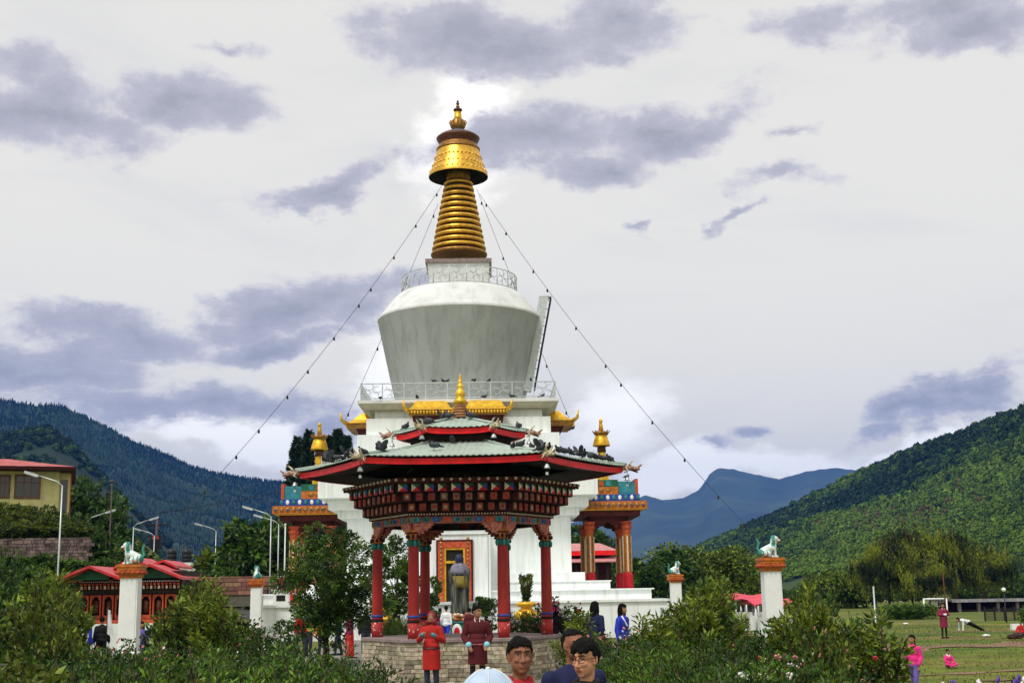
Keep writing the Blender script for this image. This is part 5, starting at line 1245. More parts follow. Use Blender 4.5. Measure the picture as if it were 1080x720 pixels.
# ------------------------------------------------------------------ trees
def tree(name,label,cat,seed,h,trunk,crown,ncl,nlc,ll,lw,m,clr=.28,cbase=.3,kind='round',barkm=bark,nlimb=10,group=None,lean=0):
    rg=np.random.default_rng(seed); t=thing(name,label,cat,group=group); R_=crown; cz=h*(cbase+1)/2; rz_=h*(1-cbase)/2
    m1=MB(); top=Vector((lean,0,h*.82)); tr=[Vector((lean*k/6+rg.normal(0,.02*h)*(k>0),rg.normal(0,.02*h)*(k>0),h*.82*k/6)) for k in range(7)]
    m1.tube([Vector((0,0,-.3))]+tr,[trunk*1.3]+[trunk*(1-.13*k) for k in range(7)],10); tk=m1.build('trunk',barkm,t)
    P_=[];D_=[]; lm=MB()
    for c in range(ncl):
        if kind=='cone':
            z=rg.uniform(.06,1)**1.0; rr=R_*(1-z)**.85*rg.uniform(.55,1.0)+.03*R_; a=rg.uniform(0,2*PI); ce=np.array([rr*math.cos(a),rr*math.sin(a),h*(cbase+(1-cbase)*z)]); cr=R_*clr*(1.15-z)
            sx=(cr*1.2,cr*1.2,cr*.55)
        else:
            d=rg.normal(0,1,3); d/=np.linalg.norm(d); f=rg.uniform(.35,1)**.6*rg.uniform(.8,1.08); ce=np.array([d[0]*R_*f+lean,d[1]*R_*f,cz+d[2]*rz_*f]); cr=R_*clr*rg.uniform(.6,1.25); sx=(cr,cr,cr*.75)
            if kind=='loose': w_=1+.28*math.sin(3*math.atan2(d[1],d[0])+1)+rg.normal(0,.10); ce=np.array([d[0]*R_*f*w_,d[1]*R_*f*w_,cz+d[2]*rz_*min(1,f)*.98]); cr*=rg.uniform(.6,1.2)
            if kind=='willow': ce[2]=cz+abs(d[2])*rz_*f*.9-.1*rz_
        if c<nlimb*4:
            j=min(6,int(rg.uniform(2,6.5))); b=tr[min(j,6)]
            if ce[2]<b.z: b=tr[max(1,j-3)]
            e=Vector(ce); mid=b.lerp(e,.5)+Vector((0,0,.08*h*(.5 if kind!='willow' else 1.6))); lm.tube([b,mid,e],[trunk*.35,trunk*.2,trunk*.06],5)
        n=nlc
        if kind=='willow':
            ns=9
            for s in range(ns):
                o=ce+rg.normal(0,1,3)*cr*.5; L_=h*rg.uniform(.12,.42); k=n//ns
                zz_=rg.uniform(0,1,k); sway=rg.normal(0,.12,2)
                q=np.stack([o[0]+sway[0]*zz_*L_+rg.normal(0,.05,k)*R_*.3,o[1]+sway[1]*zz_*L_+rg.normal(0,.05,k)*R_*.3,o[2]-zz_*L_],1)
                q=q[q[:,2]>h*.08]; P_.append(q); D_.append(np.tile([0,0,-1.2],(len(q),1)))
        else:
            d=rg.normal(0,1,(n,3)); d/=np.linalg.norm(d,axis=1)[:,None]; q=ce+d*np.array(sx)*rg.uniform(.25,1.0,(n,1))**.5; P_.append(q); D_.append(d+np.array([0,0,-.15]))
    P_=np.concatenate(P_); D_=np.concatenate(D_)
    leaf_obj('crown',P_,D_,ll,lw,m,rg,t); lm.build('limb',barkm,t); t.children[-1]['kind']='stuff'
    return t
def place(t,px,pyt,Y,h,base=None):
    p=at(px,pyt,Y); t.location=(p.x,Y,p.z-h if base is None else base); return t
# the big dark tree left of the pavilion, its small neighbour and the leafy branch inside
Y=39; h=at(350,550,Y).z-gz(-3.9,Y)
place(tree('broadleaf_tree','dense dark green tree before the left porch, left of the pavilion columns','tree',41,h,.09,1.62,84,190,.13,.055,lf_mid,.22,.12,kind='loose'),346,548,Y,h,gz(-3.9,Y))
Y=41; h=at(418,566,Y).z-.05
place(tree('young_tree','light small leaved tree seen between the two left pavilion columns','tree',42,h,.05,.75,34,200,.10,.045,lf_mid,.30,.30),418,566,Y,h,.05)
Y=58; h=at(452,596,Y).z-1.0
place(tree('potted_tree','small bushy tree beside the doorway on its left','tree',43,h,.05,.6,16,170,.13,.06,lf_mid,.36,.15),451,597,Y,h,.05+.9)
h=at(513,625,57).z-.05; place(tree('topiary','dark layered topiary tree right of the doorway','tree',44,h,.05,.55,24,170,.10,.05,lf_dark,.34,.15),512,625,57,h,.05)
h=at(452,636,56).z-.05; place(tree('topiary','dark low topiary bush left of the draped statue','tree',45,h,.04,.5,16,170,.10,.05,lf_dark,.36,.05),453,636,56,h,.05)
# distant trees
Y=150; cones=[(313,463,1.0),(325,456,1.05),(348,462,1.0),(357,455,1.1),(366,462,1.0)]
cb=None
labs=['leftmost dark conifer behind the left porch roof','second dark conifer behind the left porch spire','dark conifer just right of the left gilded porch spire','tallest dark conifer right of the gilded porch spire','rightmost dark conifer touching the white upper wall']
for (px,py,w),lab in zip(cones,labs):
    hh=at(px,py,Y).z
    if cb is None: cb=tree('conifer','x','tree',46,20,.3,2.6,150,90,.55,.22,lf_blue,.26,.05,'cone',group='dark conifers behind the left porch'); o=cb; o['label']=lab
    else: o=dup(cb,(0,0,0),0,lab)
    p=at(px,py,Y); o.location=(p.x,Y,0); o.scale=(w,w,hh/20); o.rotation_euler=(0,0,rnd.uniform(0,6))
def far(key,px,pyt,Y,h,cr,lab,m,seed,ncl=40,nlc=130,ll=.5,lw=.25,kind='round',cbase=.12,base=None,name='round_tree',group=None,scale=None):
    if key in used: o=dup(used[key],(0,0,0),rnd.uniform(0,6),lab)
    else: used[key]=o=tree(name,lab,'tree',seed,h,h*.03,cr,ncl,nlc,ll,lw,m,.3,cbase,kind,group=group)
    p=at(px,pyt,Y); b=gz(p.x,Y) if base is None else base; hh=p.z-b; s=hh/h; w=scale or s; o.location=(p.x,Y,b); o.scale=(w,w,s); return o
far('A',283,548,98,6,3.0,'round dark green tree left of the left porch and lamp posts',lf_mid,51,base=gz(-14,98)-.5)
far('B',272,560,104,5,2.4,'second round tree partly behind the dark one by the road',lf_bright,52,base=.5)
far('C',258,575,110,3,2.0,'bright low round tree beyond the small left lion pillar',lf_yel,53,base=.8)
for i,(px,py,Y,lab) in enumerate(((88,508,100,'tall dark tree immediately right of the yellow house'),(103,530,98,'dark tree stepping down right of the tall one by the yellow house'),(118,560,96,'lower dark tree at the right end of the clump by the yellow house'),(80,545,84,'dark bushy tree below the corner of the yellow house'),(97,558,82,'dark bushy tree just right of the one under the house corner'))):
    far('D',px,py,Y,7,3.0,lab,lf_dark,54,ncl=55,base=1.5,group='dark trees beside the yellow house',scale=.95 if i<3 else .6)
for i,(px,py,Y,lab) in enumerate(((18,532,82,'dark shrub tree in front of the yellow house windows'),(42,535,81,'shrub tree in front of the yellow house, under its window'),(-2,534,80,'shrub tree before the yellow house at the left edge'),(58,545,79,'shrub tree at the foot of the yellow house corner'),(12,548,78.5,'lower shrub tree under the left window of the yellow house'),(34,550,78,'lower shrub tree on the wall top below the yellow house'),(-6,545,78.5,'lower shrub tree at the very left edge'),(70,552,78,'lowest shrub tree above the wall end by the tall lamp'))):
    far('E',px,py,Y,3,1.7,lab,lf_olive,55,ncl=34,ll=.28,lw=.13,base=at(px,575,Y).z,group='shrubby trees in front of the yellow house',scale=1.0)
for i,(px,py,Y,lab) in enumerate(((20,600,70,'dark bush at the foot of the long retaining wall, leftmost'),(48,602,69,'dark bush at the foot of the long retaining wall near the lamp post'),(95,590,72,'dark bush between retaining wall and prayer hall roof'),(70,590,71,'bush climbing the retaining wall by the tall lamp post'),(34,585,73,'bush climbing the middle of the retaining wall'),(118,580,80,'bush above the prayer hall roof by the second lamp post'),(205,602,90,'bush on the bank right of the prayer hall roof'),(228,600,92,'bush at the foot of the lone lamp post'))):
    far('F',px,py,Y,2.5,1.6,lab,lf_mid,56,ncl=26,ll=.3,lw=.14,base=at(px,py+26,Y).z,group='bushes along the bank',scale=1.1)
# bare purplish tree
def bare(px,pyt,Y,h,label,seed):
    rg=np.random.default_rng(seed); t=thing('bare_tree',label,'tree'); m=MB()
    m.tube([(0,0,-1),(.1,0,h*.35),(0,.05,h*.8)],[.16,.11,.03],7); m.build('trunk',bark_grey,t); m=MB()
    for k in range(46):
        z=rg.uniform(.15,.75)*h; a=rg.uniform(0,6.28); L_=h*rg.uniform(.2,.45); e=Vector((math.cos(a)*L_*.45,math.sin(a)*L_*.45,z+L_*.9)); m.tube([(0,0,z),Vector((e.x*.5,e.y*.5,z+L_*.3)),e],[.05,.035,.012],4)
        for q in range(6): f=rg.uniform(.3,1); b=Vector((0,0,z)).lerp(e,f); a2=rg.uniform(0,6.28); m.tube([b,b+Vector((math.cos(a2)*.5,math.sin(a2)*.5,.8))*L_*.3],[.02,.008],3)
    m.build('limb',bark_grey,t); place(t,px,pyt,Y,h)
bare(240,573,120,4.5,'bare purplish tree behind the lone lamp post',61); bare(246,580,118,3.8,'smaller bare tree right beside the purplish one',62)
# right hand trees
far('G',738,577,118,7,5.2,'big round olive tree behind the small right lion pillar',lf_yel,57,ncl=75,nlc=150,ll=.42,lw=.22,base=-.5,scale=1.05)
far('H',708,584,112,6,3.2,'dark round tree between the right porch and the big olive tree',lf_dark,58,ncl=50,base=-.5)
far('H',690,600,100,6,3.2,'dark tree directly behind the right porch steps',lf_dark,58,ncl=50,base=-.5)
far('H',668,592,125,6,3.2,'dark tree seen through the right porch',lf_dark,58,ncl=50,base=-.5)
far('H',640,598,128,6,3.2,'dark tree behind the pale red roofed building',lf_dark,58,ncl=50,base=-.5)
far('H',616,560,140,6,3.2,'tree rising behind the red roof beside the white wall',lf_dark,58,ncl=50,base=-.5)
far('G2',760,598,125,5,4.2,'olive brown tree at the right shoulder of the big round tree',lf_olive,59,ncl=50,ll=.42,lw=.22,base=-.5)
far('I',885,602,170,4.5,4.4,'olive tree clump left of the willows',lf_yel,60,ncl=50,ll=.45,lw=.25,base=-.5)
far('I',902,600,165,4.5,4.2,'second olive tree touching the willows on their left',lf_yel,60,ncl=50,ll=.45,lw=.25,base=-.5)
for i,(px,py,Y,s,lab) in enumerate(((958,548,150,1.0,'largest willow with hanging strands behind the white goal'),(932,562,146,.8,'willow at the left of the willow group'),(1000,552,152,.95,'second tall willow right of the white goal'),(1035,570,158,.85,'rightmost willow above the open shed'),(978,585,142,.7,'low willow in the middle of the group'))):
    far('W',px,py,Y,10,4.6,lab,lf_yel if 0 else mat('willow_leaf_lit_shaded',(.014,.030,.004),.5,var=.3,scale=.32,col2=(.23,.27,.018),mixlo=.44,mixhi=.58,island=.5,transl=.3),63,ncl=64,nlc=260,ll=.42,lw=.12,kind='willow',cbase=.25,base=-.6,name='willow_tree',group='weeping willows',scale=s)  # noise puts lit and shaded crown masses into the leaf colour
for i in range(12):
    px=1010+i*9; far('J',px,612+rnd.uniform(-6,6),175+i*2,5,3.4,['dark tree of the belt behind the open shed','dark tree behind the willows near the hill foot'][0]+', number from the left by its crown' if 0 else ('first','second','third','fourth','fifth','sixth','seventh','eighth','ninth','tenth','eleventh','twelfth')[i]+' dark tree from the left in the belt behind the open shed',lf_mid,64,ncl=36,base=-.5,group='dark tree belt behind the shed')
for i in range(16):
    px=772+i*13; far('J',px,620+rnd.uniform(-4,4),205,5,3.4,('first second third fourth fifth sixth seventh eighth ninth tenth eleventh twelfth thirteenth fourteenth fifteenth sixteenth').split()[i]+' tree from the left along the foot of the wooded hill',lf_mid,64,ncl=36,base=-.5,group='trees along the foot of the wooded hill')
# clipped hedge by the goal
for i,(px,lab) in enumerate(((945,'left part bush of the green hedge before the willows'),(958,'middle bush of the green hedge before the willows'),(970,'bush of the green hedge touching the white goal'))):
    far('K',px,637,105,2,1.6,lab,lf_bright,65,ncl=30,ll=.2,lw=.1,cbase=0,base=-.5,group='hedge bushes by the goal',name='hedge_bush',scale=1.0)
far('K',1096,636,60,2,1.6,'bright green bush at the far right edge of the lawn',lf_bright,65,base=-.5,scale=.7)
# grass tufts on the near ground
rg=np.random.default_rng(9); n=26000; xx=rg.uniform(-9,14,n); yy=rg.uniform(8,34,n); keep=~((np.abs(xx)<2.6)&(yy<34)); xx,yy=xx[keep],yy[keep]
P_=np.stack([xx,yy,ground_z(xx,yy)-.02],1); D_=np.tile([0,0,1.6],(len(xx),1)); V,Ft=leaves_np(P_,D_,.20,.02,rg); tag(link('grass',np_mesh('grass',V,Ft,lf_mid)),'tufts of grass in the garden bed','grass',kind='stuff')
n=30000; xx=rg.uniform(6,40,n); yy=rg.uniform(28,90,n); P_=np.stack([xx,yy,ground_z(xx,yy)-.02],1); V,Ft=leaves_np(P_,np.tile([0,0,1.2],(n,1)),.09,.03,rg); tag(link('lawn_grass',np_mesh('lawn_grass',V,Ft,leafmat('lawn_blade',(.055,.11,.006),(.15,.17,.010)))),'short grass of the lawn','grass',kind='stuff')
# ------------------------------------------------------------------ people
skin=mat('skin',(.34,.165,.09),.65,var=.18,scale=16,spec=.3,bump=.25,bscale=120); skin_l=mat('skin_light',(.52,.26,.15),.65,var=.16,scale=16,spec=.3,stain=(.55,.20,.13),stain_amt=.5,stain_stretch=(9,9,9),bump=.25,bscale=120); skin_d=mat('skin_dark',(.24,.10,.055),.62,var=.2,scale=16,spec=.35,stain=(.34,.10,.06),stain_amt=.5,stain_stretch=(9,9,9),bump=.25,bscale=120)
hairm=mat('black_hair',(.005,.0045,.004),.75,var=.4,scale=40,bump=.9,bscale=90,spec=.12)
lipm=mat('lips',(.24,.085,.06),.5); browm=mat('eyebrow',(.02,.014,.012),.7); eyew=mat('eye_white',(.30,.22,.18),.4); eyed=mat('iris',(.012,.008,.006),.2)
def cloth(name,c,**k): return mat(name,c,.85,var=.22,scale=6,bump=.4,bscale=14,**k)
gho_m=cloth('maroon_robe',(.085,.008,.012)); robe_r=cloth('scarlet_robe',(.42,.018,.012)); navy=cloth('navy_cloth',(.008,.012,.055)); blackc=cloth('black_cloth',(.010,.010,.012)); cuff=mat('pale_blue_cuff',(.25,.58,.70),.7); denim=cloth('dark_trousers',(.03,.035,.06))
redc=cloth('red_cloth',(.50,.02,.02)); pinkc=cloth('pink_cloth',(.70,.03,.22)); purc=cloth('violet_cloth',(.14,.10,.36)); blue_c=cloth('blue_cloth',(.02,.04,.42)); whitec=cloth('white_cloth',(.70,.72,.74)); yelc=cloth('lime_cloth',(.30,.36,.04)); orac=cloth('orange_cloth',(.65,.12,.01)); plum=cloth('plum_robe',(.22,.015,.06)); crimson=cloth('crimson_shirt',(.36,.015,.02))
checks=cloth('checked_scarf',(.45,.10,.10),col2=(.05,.03,.05))
V3=Vector
def head_prims(m,Mh,ear=True):
    T=lambda p: Mh@V3(p); q=Mh.to_3x3()
    m.ell(T((0,.012,.028)),(.078,.098,.100),q,20,14); m.ell(T((0,-.024,-.045)),(.065,.068,.074),q,18,12)
    m.ell(T((0,-.062,-.092)),(.028,.026,.022),q,12,8)                                # chin
    m.caps(T((0,-.088,.012)),T((0,-.108,-.028)),.009,.0145,10); 
    for s in (-1,1):
        m.ell(T((.013*s,-.098,-.034)),(.009,.011,.008),q,8,6)                         # nostril wings
        m.ell(T((.034*s,-.070,-.022)),(.024,.022,.020),q,10,8)                        # cheeks
        m.caps(T((.016*s,-.088,.036)),T((.048*s,-.072,.036)),.010,.009,8)             # brow ridge
        if ear: m.ell(T((.079*s,.008,-.006)),(.010,.019,.032),q@Matrix.Rotation(-.25*s,3,'Z'),12,8); m.ell(T((.077*s,-.002,-.032)),(.008,.010,.012),q,8,6)
    m.caps(T((-.017,-.090,-.058)),T((.017,-.090,-.058)),.0075,.0075,8); m.caps(T((-.013,-.088,-.069)),T((.013,-.088,-.069)),.008,.008,8)
def person(name_label,loc,rz,h=1.7,top=('shirt',redc),bottom=('trousers',denim),hair='short',head_yaw=0.0,head_pitch=0.0,arms='down',vox=.014,skinm=skin,group=None,extra=None,lean=0.0,pose='stand',fine=False,stout=1.0,shoes=blackc,slim=1.0):
    """standing/bending figure facing -y, built as one skinned body; hair and clothes are its children"""
    t=thing('person',name_label,'person',loc,rz,group); k=h/1.72
    J=dict(pel=V3((0,0,.93)),chest=V3((0,.0,1.24)),neck=V3((0,.005,1.44)),head=V3((0,-.015,1.60)))
    L_={}
    for s in (-1,1):
        L_[s]=dict(sh=V3((.178*s*stout,0,1.345)),el=V3((.228*s*stout,.03,1.10)),wr=V3((.245*s*stout,-.04,.88)),hp=V3((.09*s,0,.90)),kn=V3((.10*s,-.015,.49)),an=V3((.105*s,.02,.08)),toe=V3((.12*s,-.13,.03)),hd=V3((0,-.1,-1)))
        A=L_[s]
        if arms=='front_low': A['el']=V3((.25*s*stout,.02,1.11)); A['wr']=V3((.185*s,-.15,.95)); A['hd']=V3((-.35*s,-.5,-.8))
        if arms=='chest': A['el']=V3((.27*s,-.03,1.12)); A['wr']=V3((.15*s,-.27,1.20)); A['hd']=V3((-.5*s,-.5,.5))
        if arms=='crossed': A['el']=V3((.27*s,-.04,1.13)); A['wr']=V3((.02*s,-.20,1.15)); A['hd']=V3((-1*s,-.1,0))
        if arms=='walk': A['wr']=V3((.24*s,-.14 if s>0 else .06,.90))
        if pose=='stand' and arms=='walk': A['kn'].y-=.10*s; A['an'].y-=.16*s*(1 if s>0 else .9); A['toe'].y-=.16*s
    if pose in('bend','push'):                                  # folded at the hips / hands on the ground
        ang=R(62 if pose=='bend' else 78); 
        def rot(p): q=p-J['pel']; return J['pel']+V3((q.x,q.y*math.cos(ang)-q.z*math.sin(ang),q.y*math.sin(ang)+q.z*math.cos(ang)))
        for key in('chest','neck','head'): J[key]=rot(J[key])
        for s in(-1,1):
            L_[s]['sh']=rot(L_[s]['sh']); L_[s]['el']=L_[s]['sh']+V3((.04*s,-.04,-.28)); L_[s]['wr']=L_[s]['el']+V3((0,-.05,-.25)); L_[s]['hd']=V3((0,-.1,-1))
        if pose=='push':
            dz=V3((0,0,-.40)); 
            for key in('pel','chest','neck','head'): J[key]=J[key]+dz
            for s in(-1,1):
                for key in('sh','el','wr','hp'): L_[s][key]=L_[s][key]+dz
                A=L_[s]; A['el']=V3((A['sh'].x*1.1,A['sh'].y-.05,.32)); A['wr']=V3((A['sh'].x*1.1,A['sh'].y-.08,.07)); A['kn']=V3((.12*s,.42,.30)); A['an']=V3((.12*s,.85,.10)); A['toe']=V3((.12*s,.90,.03)); A['hd']=V3((0,-1,-.1))
    if pose=='sit':
        for key in('pel','chest','neck','head'): J[key]=J[key]+V3((0,0,-.80))
        for s in(-1,1):
            A=L_[s]
            for key in('sh','el','wr','hp'): A[key]=A[key]+V3((0,0,-.80))
            A['hp'].z=.11; A['kn']=V3((.30*s,-.30,.16)); A['an']=V3((-.05*s,-.38,.08)); A['toe']=V3((-.15*s,-.42,.05)); A['wr']=V3((.10*s,-.32,.22)); A['el']=V3((.26*s,-.12,.32))
    Mh=Matrix.Translation(J['head'])@Matrix.Rotation(head_yaw,4,'Z')@Matrix.Rotation(head_pitch,4,'X')
    if pose=='bend': Mh=Mh@Matrix.Rotation(.7,4,'X')
    S=lambda p: p*k
    def torso(m,inf,sleeve=1.0,hips=True):
        b=(J['chest']-J['pel']).normalized(); c=J['chest']; p=J['pel']; rot3=V3((0,0,1)).rotation_difference(b).to_matrix()
        m.ell(c+b*.03,((.165*stout+inf)*slim,.112*stout+inf,.19+inf*.3),rot3,20,12); m.ell(p.lerp(c,.45),((.150*stout+inf)*slim,.112*stout**1.5+inf,.17),rot3,20,12)
        if hips: m.ell(p+V3((0,.01,-.01)),((.165+inf)*slim,.125+inf,.13),rot3,20,10)
        [m.caps(L_[q]['sh']*.93+c*.07-b*.012,c+b*.13,.055+inf,.085+inf,14) for q in(-1,1)]; m.caps(c+b*.10,J['neck']-b*.03,.10+inf*.8,.052+inf*.7,14); [m.caps(J['neck']-b*.035,L_[q]['sh']*.8+c*.2-b*.01,.040+inf*.7,.045+inf,12) for q in(-1,1)]
    def arm(m,s,inf,full=True,cut=1.0):
        A=L_[s]; m.caps(A['sh'],A['el'],.052+inf,.041+inf,12)
        if full: m.caps(A['el'],A['el'].lerp(A['wr'],cut),.040+inf,.030+inf+.01*(inf>.01),12)
    def leg(m,s,inf,full=True):
        A=L_[s]; m.caps(A['hp'],A['kn'],.083+inf,.055+inf,14)
        if full: m.caps(A['kn'],A['an'],.054+inf,.036+inf,12)
    def hand(m,s):
        A=L_[s]; d=A['hd'].normalized(); sd=d.cross(V3((0,1,.2))).normalized() if abs(d.y)<.9 else V3((1,0,0)); n=d.cross(sd).normalized()
        w=A['wr']; q=Matrix((sd,n,d)).transposed(); m.ell(w+d*.048,(.040,.016,.052),q,14,10)
        for f,(o,l) in enumerate(((-.030,.066),(-.010,.078),(.010,.074),(.029,.058))):
            b0=w+d*.085+sd*o; b1=b0+d*l*.5+n*.008*s; b2=b1+d*l*.42+n*.022*s; m.caps(b0-d*.02,b1,.0092,.0086,8); m.caps(b1,b2,.0086,.0075,8)
        m.caps(w+d*.03-sd*.03,w+d*.062-sd*.056,.012,.010,8); m.caps(w+d*.062-sd*.056,w+d*.09-sd*.060,.010,.008,8)
    m=MB(); head_prims(m,Mh); m.caps(J['neck']-V3((0,0,.05)),J['head']+Mh.to_3x3()@V3((0,.026,-.06)),.050*stout**.5,.047*stout**.5,16); torso(m,0)
    for s in(-1,1):
        arm(m,s,0); leg(m,s,0); hand(m,s); A=L_[s]; m.caps(A['an']+V3((0,.02,-.035)),A['toe'],.038,.030,10)
    m.v=[tuple(V3(v)*k) for v in m.v]
    Mi=(Matrix.Scale(k,4)@Mh).inverted()
    def post(me):
        vs=np.empty(len(me.vertices)*3,dtype=np.float32); me.vertices.foreach_get('co',vs); vs=vs.reshape(-1,3); Mn=np.array(Mi); loc_=vs@Mn[:3,:3].T+Mn[:3,3]
        if fine:
            x,y,z=loc_[:,0],loc_[:,1],loc_[:,2]; disp=np.zeros_like(x)
            for s in(-1,1):
                g=np.exp(-(((x-.031*s)/.017)**2+((z-.014)/.011)**2))*(y<-.04); disp+=g*.0085
                g2=np.exp(-(((x-.031*s)/.012)**2+((z-.010)/.006)**2))*(y<-.04); disp-=g2*.0055
            disp+=np.exp(-((x/.022)**2+((z+.0635)/.0022)**2))*(y<-.06)*.003
            d=np.array((Matrix.Scale(k,3)@Mh.to_3x3())@V3((0,1,0))); vs+=disp[:,None]*d[None,:]; me.vertices.foreach_set('co',vs.ravel())
        mi=[]
        co=loc_
        for p in me.polygons:
            c=co[list(p.vertices)].mean(0); x,y,z=abs(c[0]),c[1],c[2]; r=0
            if y<-.045 and -.12<z<.12:
                if .012<x<.052 and abs(z-(.037-.10*(x-.03)**1*.6))<.0055: r=2
                elif ((x-.031)/.0145)**2+((z-.010)/.0052)**2<1: r=4 if ((x-.031)/.0065)**2+((z-.010)/.006)**2<1 or z>.0125 else 3
                elif x<.023 and abs(z+.0635)<.0085*(1-(x/.025)**2)+.0015 and y<-.075: r=1
            mi.append(r)
        me.polygons.foreach_set('material_index',mi)
    remeshed(m,'body',[skinm,lipm,browm,eyew,eyed],vox,2 if not fine else 1,t,post)
    # clothes
    kind,mc=top[0],top[1]; cl=MB(); 
    if kind in('shirt','jacket','robe'):
        inf=.012 if kind=='shirt' else .020; torso(cl,inf,hips=True)
        for s in(-1,1): arm(cl,s,inf*(1.0 if kind!='robe' else 1.3),True,.80 if kind=='robe' else .93)
    if kind=='robe':
        p=J['pel']; zb=top[2] if len(top)>2 else .56; n=40; rings=[]
        for (z,a,b) in ((.99,.178*stout,.150),(.90,.192,.158),(.72,.198,.150),(zb,.20,.148)):
            rings.append([(a*(1+.03*math.sin(5*2*PI*i/n+z*3))*math.cos(2*PI*i/n),b*(1+.03*math.sin(5*2*PI*i/n+z*3))*math.sin(2*PI*i/n)-.005,z) for i in range(n)])
        cl.loft(list(reversed(rings)),0,True)
        cl.ell((0,-.03,1.00),(.19*stout,.155,.075),None,20,10)                          # pouch folded over the belt
    cl.v=[tuple(V3(v)*k) for v in cl.v]; ct=remeshed(cl,'robe' if kind=='robe' else kind,[mc],vox*1.05,3,t)
    if kind=='robe':
        if len(top)>3:
            for s in(-1,1):
                A=L_[s]; m=MB(); m.caps(S(A['el'].lerp(A['wr'],.72)),S(A['el'].lerp(A['wr'],1.0)),.056*k,.064*k,14); m.build('cuff',top[3],ct)
            m=MB(); m.tube([S(V3((-.055,-.03,1.46))),S(V3((-.045,-.085,1.41))),S(V3((.0,-.122,1.34)))],.010,6); m.tube([S(V3((.055,-.03,1.46))),S(V3((.045,-.085,1.41))),S(V3((.0,-.122,1.34)))],.010,6); m.build('collar',whitec,ct)
        m=MB(); rg_=[(.178*stout*math.cos(2*PI*i/30)*k,(.152*math.sin(2*PI*i/30)-.01)*k,.955*k) for i in range(31)]; m.tube(rg_,.022*k,8); m.build('belt',checks,ct)
    elif len(top)>2:                                            # open collar in another colour
        m=MB(); q=J['neck']
        for s in(-1,1): m.tube([S(q+V3((.065*s,.05,.015))),S(q+V3((.068*s,-.01,.005))),S(q+V3((.052*s,-.065,-.045))),S(q+V3((.012*s,-.115,-.125)))],[.020,.024,.024,.016],8)
        m.build('collar',top[2],ct)
    bm=MB(); 
    if bottom[0]=='trousers':
        bm.ell(J['pel']+V3((0,0,-.03)),(.172,.132,.13),None,18,10)
        for s in(-1,1): leg(bm,s,.017)
    elif bottom[0]=='skirt':
        n=36; bm.loft([[(a*math.cos(2*PI*i/n)*(1+.03*math.sin(2*PI*i/n*6)),b*math.sin(2*PI*i/n),z) for i in range(n)] for z,a,b in ((.10,.21,.17),(.5,.19,.15),(.85,.178,.145),(1.0,.165,.135))],0,True)
    elif bottom[0]=='socks':
        for s in(-1,1): A=L_[s]; bm.caps(A['kn']+V3((0,0,.03)),A['an'],.060,.044,12)
    bm.v=[tuple(V3(v)*k) for v in bm.v]; remeshed(bm,bottom[0],[bottom[1]],vox*1.1,2,t)
    sm=MB()
    for s in(-1,1): A=L_[s]; sm.caps(S(A['an']+V3((0,.03,-.045))),S(A['toe']+V3((0,-.02,.005))),.044*k,.038*k,12)
    if pose!='sit':
        for s in (-1,1): 
            m=MB(); A=L_[s]; m.caps(S(A['an']+V3((0,.03,-.045))),S(A['toe']+V3((0,-.02,.005))),.044*k,.038*k,12); m.build('shoe',shoes,t)
    # hair
    T=lambda p: S(Mh@V3(p))
    hm_=MB()
    if hair!='none':
        nu,nv=56,30; ring=[]; rr_=random.Random(int(h*1000)+len(name_label))
        for j in range(nv):
            th=PI*(.004+.70*j/(nv-1)); row=[]
            for i in range(nu):
                ph=2*PI*i/nu; d=V3((math.sin(th)*math.cos(ph),math.sin(th)*math.sin(ph),math.cos(th)))
                fr=max(0,-d.y); side=abs(d.x); lim=float(np.interp(d.y,[-1,-.6,-.3,-.1,.2,.5,1],[.070,.062,.040,-.020,-.035,-.070,-.085]))
                if hair=='fringe' and d.y<-.25: lim=.052+.010*math.sin(ph*11)
                if hair=='long': lim=(.045 if d.y<-.3 else -.09)
                if hair=='receding' and d.y<-.1: lim=.070+.02*fr
                vol={'fringe':1.13,'long':1.10,'receding':1.035}.get(hair,1.10)
                sq_=lambda q,e: math.copysign(abs(q)**e,q); p=V3((sq_(d.x,.84)*.079*vol,sq_(d.y,.88)*.099*vol+.012,sq_(d.z,.9)*.095*vol+.028))
                b=.004*mnoise.noise(p*60)+.003*mnoise.noise(p*25+V3((3,1,2)))*2
                if p.z<lim+.008*mnoise.noise(p*45): p=V3((d.x*.066,d.y*.082+.014,d.z*.09+.028))
                else: p=p+d*b*1.6
                row.append(T(p))
            ring.append(row)
        hm_.loft(ring,0,True)
    if hair=='long':
        hm_.ell(T((0,.075,-.06)),(.095*k,.055*k,.17*k),Mh.to_3x3(),20,12); hm_.ell(T((0,.085,-.20)),(.085*k,.040*k,.17*k),Mh.to_3x3(),18,12)
        for s in(-1,1): hm_.ell(T((.080*s,.0,-.07)),(.022*k,.045*k,.13*k),Mh.to_3x3(),12,10)
    if hair=='pony': hm_.caps(T((0,.10,.04)),T((0,.15,-.16)),.035*k,.018*k,10)
    if hm_.v: hm_.build('hair',hairm,t)
    if extra: extra(t,T,S,J,L_,k,Mh)
    return t
def at_px(px,py_head,Y,h): 
    p=at(px,py_head,Y); return V3((p.x,Y,p.z-h)), p
def put(label,px,pyh,Y,h,rz,**kw):
    loc,p=at_px(px,pyh,Y,h); return person(label,loc,rz,h,**kw)
faceto=lambda px: math.atan2(at(px,660,10).x,10)*0
